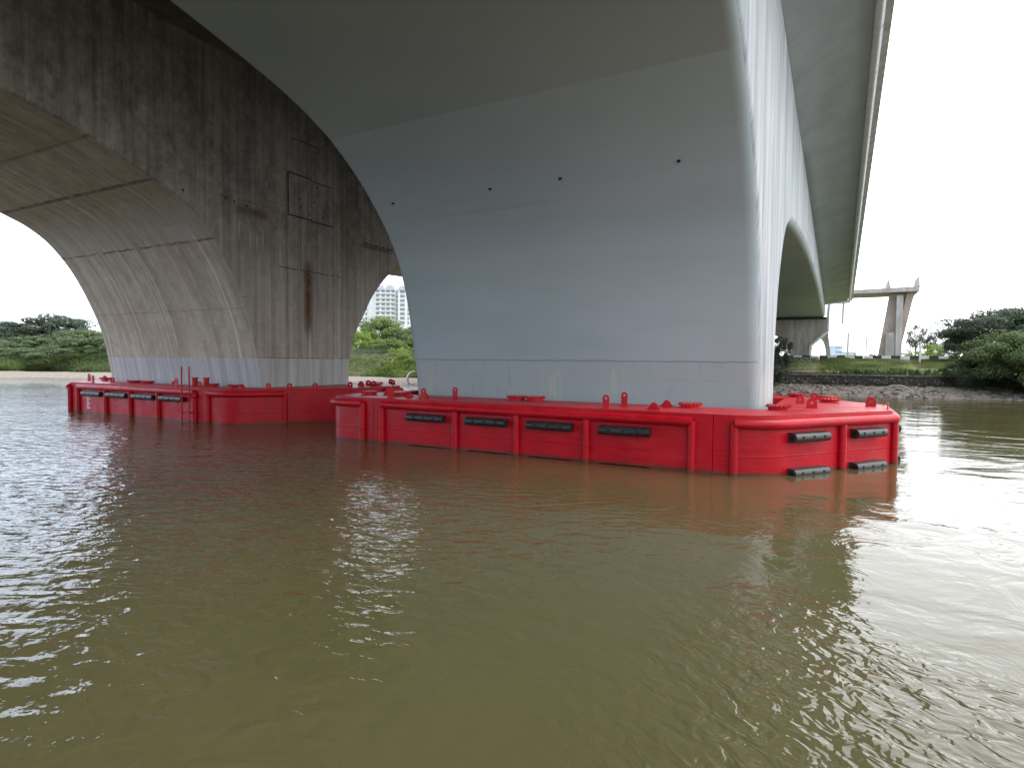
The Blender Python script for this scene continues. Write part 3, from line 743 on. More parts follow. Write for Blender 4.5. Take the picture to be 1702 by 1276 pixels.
def barrier(root, outer, inner, xsplit, rails, posts):
    """outer: dense outline; inner: (x0,x1,y0,y1) well; xsplit: two module joints"""
    x0, x1, y0, y1 = inner; g = .008; xa, xb = xsplit
    rect = lambda a, b_, c_, d_: [Vector((a, c_)), Vector((b_, c_)), Vector((b_, d_)), Vector((a, d_))]
    left = clip(outer, x=xa - g, keep=-1); right = clip(outer, x=xb + g, keep=1)
    front = clip(clip(clip(outer, x=xa + g, keep=1), x=xb - g, keep=-1), y=y0, keep=-1)
    back = clip(clip(clip(outer, x=xa + g, keep=1), x=xb - g, keep=-1), y=y1, keep=1)
    hull(root, front); hull(root, back)
    for part, sgn, xe in ((left, -1, x0), (right, 1, x1)):
        # cut the well out of the end module: three pieces welded as one concave polygon
        xc = xa - g if sgn < 0 else xb + g
        i0 = [k for k in range(len(part)) if abs(part[k].x - xc) < 1e-5]
        # order: ccw polygon, find the edge lying on the cut
        n = len(part); k = next(k for k in range(n) if abs(part[k].x - xc) < 1e-5 and abs(part[(k + 1) % n].x - xc) < 1e-5)
        poly = [part[(k + 1 + j) % n] for j in range(n)]     # starts just after the cut edge start
        if sgn < 0: ins = [Vector((xc, y0)), Vector((xe, y0)), Vector((xe, y1)), Vector((xc, y1))]
        else: ins = [Vector((xc, y1)), Vector((xe, y1)), Vector((xe, y0)), Vector((xc, y0))]
        s_, e_ = poly[-1], poly[0]
        if (s_.y > e_.y): ins.sort(key=lambda q: 0)
        seq = ins if (ins[0] - s_).length < (ins[-1] - s_).length else ins[::-1]
        hull(root, poly + seq)
    for (A, B) in rails:
        pth = arc_points(outer, A, B); nn = outward(pth)
        pts = [Vector((p.x + q.x * .07, p.y + q.y * .07, 1.37)) for p, q in zip(pth, nn)]
        mb = MB(); mb.tube(pts, .135, 16); mb.build('bumper_rail', RED, root, smooth=50)
    for A in posts:
        pth = arc_points(outer, A, A) if False else None
        n = len(outer); bd = None
        for i in range(n):
            p, q = outer[i], outer[(i + 1) % n]; d = q - p
            if d.length < 1e-6: continue
            u = max(0, min(1, (Vector(A) - p).dot(d) / d.length_squared)); dist = (p + d * u - Vector(A)).length
            if bd is None or dist < bd[0]: bd = (dist, p + d * u, d.normalized())
        nrm = Vector((bd[2].y, -bd[2].x)); c = bd[1] + nrm * .055
        mb = MB(); mb.tube([(c.x, c.y, -.6), (c.x, c.y, 1.37)], .115, 14); mb.build('hull_post', RED, root, smooth=50)
def put_fender(root, outer, A, z=1.03, L=1.36):
    n = len(outer); bd = None
    for i in range(n):
        p, q = outer[i], outer[(i + 1) % n]; d = q - p
        if d.length < 1e-6: continue
        u = max(0, min(1, (Vector(A) - p).dot(d) / d.length_squared)); dist = (p + d * u - Vector(A)).length
        if bd is None or dist < bd[0]: bd = (dist, p + d * u, d.normalized())
    fender(root, bd[1], bd[2], Vector((bd[2].y, -bd[2].x)), L, z)

# near barrier
na = thing('floating_barrier', 'bright red steel anti-collision pontoon ringing the smooth painted pier, nearest the viewer', 'pontoon', group='red pier protection pontoons')
NO = rounded([(-17.25, 16.85, .8), (-1.75, 16.85, 1.6), (1.46, 21.3, .35), (1.46, 24.0, .35), (-1.75, 28.2, 1.6), (-17.25, 28.2, .8)])
barrier(na, NO, (-16.75, -1.85, 19.3, 26.0), (-14.9, -2.95),
    [((-17.25, 19.5), (-15.36, 16.85)), ((-14.45, 16.85), (-3.5, 16.85)), ((-2.4, 16.85), (-2.4, 28.2)), ((-3.5, 28.2), (-14.45, 28.2))],
    [(-15.36, 16.85), (-14.45, 16.85), (-11.28, 16.85), (-8.95, 16.85), (-6.58, 16.85), (-3.5, 16.85), (-2.4, 16.85), (.10, 19.40), (1.46, 21.35), (1.46, 24.1)])
for fx in (-12.45, -10.02, -7.76, -5.38):
    put_fender(na, NO, (fx, 16.85), 1.0, 1.5); put_fender(na, NO, (fx, 16.85), -.13, 1.5)
for A in ((-.72, 18.2), (.72, 20.25)):
    put_fender(na, NO, A, 1.0, 1.36 if A[0] < 0 else 1.3); put_fender(na, NO, A, .04, 1.36 if A[0] < 0 else 1.3)
for yy in (22.7,): put_fender(na, NO, (1.5, yy), 1.0); put_fender(na, NO, (1.5, yy), .05)
for (x_, y_) in ((-16.4, 18.3), (-15.0, 18.4), (-10.1, 18.95), (-9.35, 18.95), (-4.0, 18.9), (-1.55, 19.6), (-.28, 24.4), (-.3, 26.1), (-1.5, 27.4), (-12.0, 27.2)):
    fitting('hatch', HATCH, na, x_, y_)
for (x_, y_, rz, s) in ((-1.15, 22.9, .3, 1.0), (-.72, 21.0, .15, 1.15), (-.8, 25.9, .1, 1.0), (.95, 23.0, .1, 1.15), (-15.9, 18.9, .5, 1.), (1.36, 24.0, 1.5, .8), (1.36, 21.9, 1.4, .8)):
    fitting('lifting_lug', ROUND, na, x_, y_, rz, s)
for (x_, y_, rz) in ((-12.75, 17.0, 0), (-12.3, 18.3, 0), (-6.05, 17.0, 0), (-6.1, 18.9, 0), (-14.3, 17.1, .3)):
    fitting('lifting_lug', TALL, na, x_, y_, rz)
for (x_, y_, rz) in ((-13.3, 17.8, .2), (-4.75, 17.5, 0), (-4.7, 18.8, 0), (-15.7, 18.6, .6), (-14.1, 17.9, 1.2)):
    fitting('mooring_bracket', TRI, na, x_, y_, rz)

# far barrier round the old pier
oa = thing('floating_barrier', 'dark red steel anti-collision pontoon with a ladder, ringing the stained pier at left', 'pontoon', group='red pier protection pontoons')
OO = rounded([(-37.7, 17.6, .7), (-24.0, 17.6, 1.6), (-20.75, 21.9, .35), (-20.75, 25.6, .35), (-24.0, 28.9, 1.6), (-37.7, 28.9, .7), (-40.9, 24.9, .3), (-40.9, 21.7, .3)])
barrier(oa, OO, (-37.85, -24.05, 19.3, 26.2), (-36.95, -25.9),
    [((-39.2, 19.6), (-37.35, 17.6)), ((-36.5, 17.6), (-26.35, 17.6)), ((-25.4, 17.6), (-22.55, 19.4)), ((-20.75, 24.2), (-25.4, 28.9)), ((-26.3, 28.9), (-36.5, 28.9))],
    [(-37.35, 17.6), (-36.5, 17.6), (-33.8, 17.6), (-31.56, 17.6), (-29.2, 17.6), (-26.35, 17.6), (-25.4, 17.6), (-22.5, 19.45), (-20.75, 24.3)])
for fx in (-34.95, -32.6, -30.3, -28.0): put_fender(oa, OO, (fx, 17.6), 1.03, 1.75); put_fender(oa, OO, (fx, 17.6), -.14, 1.6)
put_fender(oa, OO, (-39.6, 20.1), 1.03)
for (x_, y_) in ((-39.6, 20.6), (-33.6, 18.9), (-32.4, 18.9), (-26.9, 18.8), (-25.0, 18.7), (-21.6, 24.6), (-22.5, 25.7)): fitting('hatch', HATCH, oa, x_, y_)
for (x_, y_, rz, s) in ((-38.4, 19.9, .3, 1.1), (-35.9, 19.0, .4, 1.), (-27.9, 18.6, .2, 1.), (-27.1, 18.3, .3, 1.), (-23.1, 19.0, .2, 1.), (-22.4, 19.6, .8, 1.), (-21.8, 20.6, .8, 1.), (-21.5, 22.6, 1.2, 1.), (-21.2, 24.0, .4, 1.1), (-22.1, 24.6, .4, 1.1), (-23.0, 27.5, .2, 1.), (-22.0, 26.5, .2, 1.)):
    fitting('lifting_lug', ROUND, oa, x_, y_, rz, s)
for (x_, y_, rz) in ((-35.4, 17.75, 0), (-28.05, 17.75, 0), (-38.7, 19.2, .2)): fitting('lifting_lug', TALL, oa, x_, y_, rz)
for (x_, y_, rz) in ((-37.0, 19.2, .2), (-24.2, 18.4, .2), (-22.9, 24.9, .2), (-29.9, 18.8, .2), (-21.4, 23.3, 1.3)): fitting('mooring_bracket', TRI, oa, x_, y_, rz)
for (x_, y_) in ((-27.9, 18.6), (-27.3, 18.8)):
    mb = MB(); mb.tube([(x_, y_, 1.6), (x_, y_, 2.0)], .13, 12); mb.tube([(x_, y_, 1.98), (x_, y_, 2.03)], .17, 12); mb.build('mooring_bollard', RED, oa, smooth=40)
lad = MB(); lad.box(-26.75, -26.1, 17.44, 17.5, 1.2, 1.24).build('ladder', RED, oa)
for x_ in (-26.72, -26.16):
    mb = MB(); mb.tube([(x_, 17.16, -.6), (x_, 17.16, 2.6)], .028 if x_ > -26.5 else .034, 8); mb.build('ladder_rail', RED, lad_parent) if False else None
ladder = [o for o in C.objects if o.name.startswith('ladder')][0]
for x_ in (-26.72, -26.16):
    mb = MB(); mb.tube([(x_, 17.16, -.6), (x_, 17.16, 2.6)], .034, 8); mb.build('ladder_rail', RED, ladder)
for k in range(6):
    z_ = .02 + .3 * k
    mb = MB(); mb.tube([(-26.72, 17.16, z_), (-26.16, 17.16, z_)], .02, 8); mb.build('rung', RED, ladder)
for z_ in (.45, 1.18):
    for x_ in (-26.72, -26.16):
        mb = MB(); mb.box(x_ - .02, x_ + .02, 17.16, 17.6, z_ - .02, z_ + .02); mb.build('ladder_bracket', RED, ladder)
# draught marks
for k in range(9):
    z_ = .22 + k * .125; w_ = .34 if k % 2 == 0 else .2
    mb = MB(); mb.box(-35.75, -35.75 + w_, 17.592, 17.597, z_, z_ + .05); mb.build('draught_mark', WHITE, oa)
mb = MB(); mb.box(-35.64, -35.61, 17.591, 17.596, .2, 1.26); mb.build('draught_mark', WHITE, oa)

# ------------------------------------------------------------------ end bent of the near bridge on the far bank
bt = thing('bridge_bent', 'grey concrete end bent with arched openings under the far end of the painted bridge', 'bridge support')
def arch_poly():
    """front outline in X,z of the bent: crosshead on flared legs"""
    legs = [(-19.0, -17.4), (-7.4, -4.9), (-2.3, -1.55)]; top = 10.2; spring = 5.0; g = 3.0
    P = [(-19.0, g), (-19.3, top), (-1.95, top), (-1.2, g)]
    cur = [(-1.2, g), (-1.8, g)]
    def arch(xr, xl, crown, n=12):   # from right to left
        c = (xr + xl) / 2; a = (xr - xl) / 2
        return [(c + a * math.cos(th), g + (crown - g) * math.sin(th) ** .8) for th in np.linspace(0, PI, n + 1)]
    cur = [(-1.1, g)] + [(-2.0, top)] + [(-19.3, top), (-19., g), (-17.4, g)] + arch(-7.2, -17.0, 8.2)[::-1] + [(-7.1, g), (-4.6, g)] + arch(-1.9, -4.4, 7.2)[::-1]
    return cur
mb = MB(); mb.prism(arch_poly(), (0, 111.2, 0), (1, 0, 0), (0, 0, 1), (0, 3.2, 0)); mb.build('bent_frame', CONC, bt, tri=True)
mb = MB(); mb.box(-19.6, -2.0, 110.9, 114.6, 10.22, 10.55); mb.build('gap_shade', BLACKP, bt)  # black strip standing in for the shade in the gap under the girder
mb = MB(); mb.box(-15.5, -2.9, 112.2, 160, 10.6, 12.0); mb.build('approach_slab', CONC, bt)

# ------------------------------------------------------------------ flyover beyond
fo = thing('flyover', 'tan and grey concrete flyover end on a tall slanting wall pier beyond the grass bank', 'flyover')
Y0 = 129.
mb = MB(); mb.prism([(6.1, 3.2), (9.2, 3.2), (11.5, 15.7), (7.8, 15.7)], (0, Y0, 0), (1, 0, 0), (0, 0, 1), (0, 2.4, 0)); mb.build('wall_pier', TAN, fo)
mb = MB(); mb.prism([(8.4, 3.2), (9.0, 3.2), (10.4, 11.), (11.55, 15.7), (10.3, 15.7)], (0, Y0 - .6, 0), (1, 0, 0), (0, 0, 1), (0, .55, 0)); mb.build('pier_fin', TAN, fo)
mb = MB(); mb.box(8.75, 9.75, Y0 - 1.5, Y0 - .62, 3.2, 15.2); mb.build('column', CONC, fo)
mb = MB(); mb.box(7.3, 8.7, Y0 - 1.1, Y0 - .02, 3.2, 8.6); mb.build('pier_buttress', CONC, fo)
mb = MB(); mb.prism([(-2.5, 15.7), (12.0, 15.75), (12.0, 16.6), (-2.5, 16.3)], (0, Y0 - 2.2, 0), (1, 0, 0), (0, 0, 1), (0, 9, 0)); mb.build('deck_slab', CONC, fo)
for (xx, hh) in ((7.4, 1.5), (11.8, 2.0)):
    mb = MB(); mb.prism([(0, 0), (.28, 0), (.1, hh), (-.05 if xx < 10 else .12, hh)], (xx, Y0 - 2.2, 16.45), (1, 0, 0), (0, 0, 1), (0, 8, 0)); mb.build('parapet', CONC, fo)

# ------------------------------------------------------------------ bank furniture
kb = thing('painted_kerb', 'row of black and white painted kerb blocks along the top of the grass bank', 'kerb')
KY = 85.2
x_ = -12.; k = 0
while x_ < 16:
    L = 1.0 if k % 2 else .95
    y_ = KY + .14 * (x_ + 5); m_ = BLACKP if k % 2 == 0 else WHITEP
    mb = MB(); mb.box(x_ + .02, x_ + L - .02, y_, y_ + .3, 3.15, 4.0 if k % 2 == 0 else 3.97); mb.build('kerb_block', m_, kb)
    x_ += L; k += 1
# retaining wall
def m_rub(t, b):
    p = t.pos(); n = t.n.new('ShaderNodeTexVoronoi'); n.inputs['Scale'].default_value = 3.2; t.l.new(t.sc(p, (1, 1, 1.2)), n.inputs['Vector'])
    a = t.noise(t.sc(p, (2, 2, 2)), 1, 6, .65)
    c = t.mix(t.step(a, .35, .65), (.055, .048, .042), (.20, .175, .155)); c = t.mix(t.step(n.outputs['Distance'], .25, .5), c, (.04, .035, .03))
    t.l.new(c, b.inputs['Base Color']); b.inputs['Roughness'].default_value = .95; t.l.new(t.bump(n.outputs['Distance'], -.08, 1.), b.inputs['Normal'])
RUB = mat('rubble stone', build=m_rub)
rw = thing('retaining_wall', 'low dark rubble stone retaining wall between the grass slope and the rocky foreshore', 'wall')
wv = []; 
xs_ = np.arange(-13, 30.1, .5)
def strip(y0o, y1o, z0, z1, nm, m_, jit):
    v = []; f = []
    for i, xx in enumerate(xs_):
        y = float(np.interp(xx, EX, EY)) + 8.25; a, c_ = random.uniform(-jit, jit), random.uniform(-jit, jit)
        v += [(xx, y + y0o + a, z0), (xx, y + y0o + a, z1 + c_), (xx, y + y1o, z1 + c_), (xx, y + y1o, z0)]
    for i in range(len(xs_) - 1):
        for j in range(4): f.append((i * 4 + j, i * 4 + (j + 1) % 4, i * 4 + 4 + (j + 1) % 4, i * 4 + 4 + j))
    f += [(0, 1, 2, 3), tuple(len(v) - 4 + q for q in (3, 2, 1, 0))]
    mesh_obj(nm, v, f, m_, rw)
strip(0, .5, .3, 1.72, 'stone_facing', RUB, .04); strip(-.1, .55, 1.722, 1.86, 'coping', mat('dark coping', build=m_noisy((.07, .065, .06), (.16, .15, .14), 2)), .015)

def rocks(name, n, fx, smin, smax, m_, label=None):
    V = []; F = []
    base = [(-1, -1, -.5), (1, -1, -.5), (1, 1, -.5), (-1, 1, -.5), (-.6, -.7, .6), (.7, -.5, .5), (.5, .7, .7), (-.7, .5, .4)]
    fc = [(0, 3, 2, 1), (4, 5, 6, 7), (0, 1, 5, 4), (1, 2, 6, 5), (2, 3, 7, 6), (3, 0, 4, 7)]
    for i in range(n):
        x, y = fx(); z = float(ground_z(x, y)); s = random.uniform(smin, smax) * random.choice((.6, 1, 1)); a = random.uniform(0, 6.28); ca, sa = math.cos(a), math.sin(a)
        k = len(V); sx, sy, sz = s * random.uniform(.6, 1.3), s * random.uniform(.5, 1), s * random.uniform(.35, .7)
        for (u, v_, w_) in base:
            u = u * sx * random.uniform(.75, 1.1); v_ = v_ * sy * random.uniform(.75, 1.1); V.append((x + u * ca - v_ * sa, y + u * sa + v_ * ca, z + w_ * sz + random.uniform(-.03, .03)))
        F += [tuple(q + k for q in f_) for f_ in fc]
    return kind(mesh_obj(name, V, F, m_), 'stuff')
ROCK = mat('foreshore rock', build=m_noisy((.05, .045, .04), (.23, .205, .18), 1.2, .9, .03))
rocks('riprap', 2600, lambda: (lambda x: (x, float(np.interp(x, EX, EY)) + random.uniform(-.8, 8.2)))(random.uniform(-14, 34)), .10, .34, ROCK)
mb = MB(); mb.tube([(3.0, 64.6, .45), (3.6, 64.5, .75), (4.3, 64.4, 1.0), (5.0, 64.3, 1.0), (5.6, 64.1, .75), (6.0, 64.0, .35)], [.05, .08, .1, .1, .08, .05], 8)
tag(mb.build('driftwood', mat('bleached wood', build=m_noisy((.2, .17, .14), (.36, .31, .26), 3)), smooth=60), 'bent pale driftwood branch arching over the rocks below the stone wall', 'driftwood')
wp = thing('marker_post', 'thin white post standing on the grass slope by the painted kerb', 'post', (8.1, 82.9, 3.0))
mb = MB(); mb.tube([(0, 0, 0), (0, 0, 2.5)], .10, 10); mb.build('post', WHITEP, wp); mb = MB(); mb.tube([(0, 0, 2.5), (0, 0, 2.62)], .14, 10); mb.build('post_cap', WHITEP, wp)
# distant poles
up = thing('utility_pole', 'thin grey utility pole with crossarms beyond the kerb left of the flyover pier', 'pole', (6.0, 178, 3.5))
mb = MB(); mb.tube([(0, 0, 0), (0, 0, 6.2)], .14, 8); mb.build('pole', CONC, up)
for zz in (5.0, 5.8): mb = MB(); mb.box(-.8, .8, -.06, .06, zz, zz + .15); mb.build('crossarm', CONC, up)
lp = thing('gantry_lamp', 'pale tall lamp gantry beside the low far buildings', 'lamp gantry', (2.0, 190, 3.5))
mb = MB(); mb.box(-.25, .25, -.2, .2, 0, 7.6); mb.build('mast', CONC, lp); mb = MB(); mb.box(-.25, 3.6, -.15, .15, 7.6, 7.85); mb.build('arm', CONC, lp)

# concrete pipe half buried on the mud flat, seen between the piers
def m_pipe():
    v = []; f = []; N = 28; R1, R0, L = 1.5, 1.22, 2.2
    for (r_, l_) in ((R1, 0), (R1, L), (R0, L), (R0, 0)):
        for k in range(N): a = 2 * PI * k / N; v.append((r_ * math.cos(a), l_, r_ * math.sin(a)))
    for i in range(4):
        for k in range(N): f.append((i * N + k, i * N + (k + 1) % N, ((i + 1) % 4) * N + (k + 1) % N, ((i + 1) % 4) * N + k))
    return v, f
v_, f_ = m_pipe(); po = mesh_obj('concrete_pipe', v_, f_, CONC, smooth=40); po.location = (-42.9, 55.6, .75); po.rotation_euler = (0, 0, .75); po.scale = (.62, .62, .62)
tag(po, 'large pale concrete pipe ring lying on the sandy shore between the piers', 'pipe')

# ------------------------------------------------------------------ vegetation
def m_leaf(c0, c1, c2):
    def f(t, b):
        oi = t.n.new('ShaderNodeObjectInfo'); g = t.pos()
        at = t.n.new('ShaderNodeAttribute'); at.attribute_name = 'rnd'
        a = t.noise(t.sc(g, (.35, .35, .45)), 1, 3, .5)
        c = t.mix(t.step(a, .3, .7), c0, c1); c = t.mix(t.mul(t.step(at.outputs['Fac'], .45, 1.), .7), c, c2)
        t.l.new(c, b.inputs['Base Color']); b.inputs['Roughness'].default_value = .55; b.inputs['Specular IOR Level'].default_value = .25
        tr = t.n.new('ShaderNodeBsdfTranslucent'); t.l.new(c, tr.inputs[0]); mx = t.n.new('ShaderNodeMixShader'); mx.inputs[0].default_value = .3
        out = t.n['Material Output']; t.l.new(b.outputs[0], mx.inputs[1]); t.l.new(tr.outputs[0], mx.inputs[2]); t.l.new(mx.outputs[0], out.inputs[0])
    return f
LEAF = {'dark': mat('dark leaves', build=m_leaf((.024, .04, .024), (.055, .078, .042), (.095, .12, .065))),
        'mid': mat('green leaves', build=m_leaf((.045, .07, .026), (.085, .125, .038), (.14, .185, .06))),
        'fard': mat('haze-tinted dark leaves', build=m_leaf((.050, .070, .046), (.075, .10, .06), (.11, .14, .085))),  # distance haze put into the dark leaf colours
        'farm': mat('haze-tinted green leaves', build=m_leaf((.075, .11, .05), (.115, .16, .065), (.16, .21, .09))),  # green leaves, likewise with distance haze in the colour
        'gapm': mat('brightened green leaves', build=m_leaf((.08, .125, .03), (.15, .21, .05), (.23, .30, .085))),  # brighter, yellower copy of green leaves: the gap's bright light put into colour
        'light': mat('pale green leaves', build=m_leaf((.14, .21, .03), (.24, .32, .06), (.36, .43, .11))),
        'grey': mat('grey green leaves', build=m_leaf((.05, .065, .05), (.075, .09, .065), (.10, .11, .08))),
        'reed': mat('reed blades', build=m_leaf((.05, .075, .022), (.19, .23, .075), (.33, .33, .16)))}
BARK = mat('bark', build=m_noisy((.06, .05, .04), (.15, .125, .10), 3, .9, .03, (3, 3, .6)))
def quads(P, Nn, size, asp, seed):
    r = np.random.default_rng(seed); n = len(P)
    a = r.normal(size=(n, 3)); a -= (a * Nn).sum(1)[:, None] * Nn; a /= np.linalg.norm(a, axis=1)[:, None] + 1e-9
    b = np.cross(Nn, a); s = size * r.uniform(.6, 1.3, (n, 1))
    A, B = a * s, b * s * asp
    V = np.stack([P - A, P - B * .9 + A * .1, P + A, P + B * .9 + A * .1], 1).reshape(-1, 3)
    return V
def quad_mesh(name, V, m_, seed=0):
    n = len(V) // 4; me = bpy.data.meshes.new(name)
    me.vertices.add(n * 4); me.vertices.foreach_set('co', V.astype(np.float32).ravel())
    me.loops.add(n * 4); me.loops.foreach_set('vertex_index', np.arange(n * 4, dtype=np.int32))
    me.polygons.add(n); me.polygons.foreach_set('loop_start', np.arange(0, n * 4, 4, dtype=np.int32))
    me.materials.append(m_); at = me.attributes.new('rnd', 'FLOAT', 'FACE')
    at.data.foreach_set('value', np.random.default_rng(seed).uniform(0, 1, n).astype(np.float32)); me.update(); return me
def crown_mesh(seed, nclump, nleaf, leaf, m_, shape='dome', asp=.55, spread=.22):
    """unit crown: radius 1 sideways, 0..1 in height"""
    r = np.random.default_rng(seed); cl = []
    while len(cl) < nclump:
        p = r.uniform(-1, 1, 3); d = np.linalg.norm(p)
        if d > 1 or d < .45: continue
        if shape == 'dome' and p[2] < -.75: continue
        lump = 1 + .18 * math.sin(3 * math.atan2(p[1], p[0]) + seed) + .1 * math.sin(5 * math.atan2(p[1], p[0]) + 2 * seed)
        cl.append(p * np.array([lump, lump, 1]) * .85)
    cl = np.array(cl); k = r.integers(0, nclump, nleaf); cs = r.uniform(.6, 1.3, nclump) * spread
    dirs = r.normal(size=(nleaf, 3)); dirs /= np.linalg.norm(dirs, axis=1)[:, None]
    rad = cs[k][:, None] * r.uniform(.45, 1.05, (nleaf, 1)) ** .6
    P = cl[k] + dirs * rad * np.array([1.15, 1.15, .8])
    Nn = dirs + cl[k] * .5 + np.array([0, 0, .5]) + r.normal(size=(nleaf, 3)) * .55; Nn /= np.linalg.norm(Nn, axis=1)[:, None]
    P[:, 2] = (P[:, 2] + 1) / 2
    P2 = P.copy(); V = quads(P2, Nn, leaf, asp, seed)
    return quad_mesh('crown', V, m_, seed)
CR = {}
def crown(kind_, var, n=9000):
    key = (kind_, var, n)
    if key not in CR: CR[key] = crown_mesh(11 * var + len(kind_), 60 + 10 * (var % 3), n, .035 if n < 15000 else .024, LEAF[kind_])
    return CR[key]
def tree(name, label, cat, x, y, w_, h_, kind_, var, z0=None, trunk=.25, n=9000, group=None, lift=.0):
    z0 = float(ground_z(x, y)) - .05 if z0 is None else z0
    T = thing(name, label, cat, (x, y, z0), group)
    rr = random.Random(var * 7 + int(x * 3)); th = h_ * (trunk + .35)
    mb = MB(); r0 = max(.08, h_ * .022)
    top = Vector((rr.uniform(-.04, .04) * h_, rr.uniform(-.04, .04) * h_, th))
    mb.tube([(0, 0, -.2), top * .5 + Vector((rr.uniform(-.2, .2), 0, 0)), top], [r0, r0 * .75, r0 * .4], 8)
    for k in range(7):
        a = k * 2.4 + rr.random(); s_ = top * rr.uniform(.4, .85)
        e = s_ + Vector((math.cos(a) * w_ * .32, math.sin(a) * w_ * .32, h_ * rr.uniform(.12, .28)))
        mb.tube([s_, s_.lerp(e, .5) + Vector((0, 0, .1)), e], [r0 * .4, r0 * .25, r0 * .1], 6)
    mb.build('trunk', BARK, T, smooth=60)
    c = bpy.data.objects.new('crown', crown(kind_, var, n)); C.objects.link(c); c.parent = T
    c.location = (0, 0, h_ * trunk); c.scale = (w_ / 2, w_ / 2, h_ * (1 - trunk)); c.rotation_euler = (0, 0, rr.uniform(0, 6.28))
    return T
FAR = 'trees on the far left bank'; GAP = 'trees seen between the piers'; RB = 'trees on the right bank'
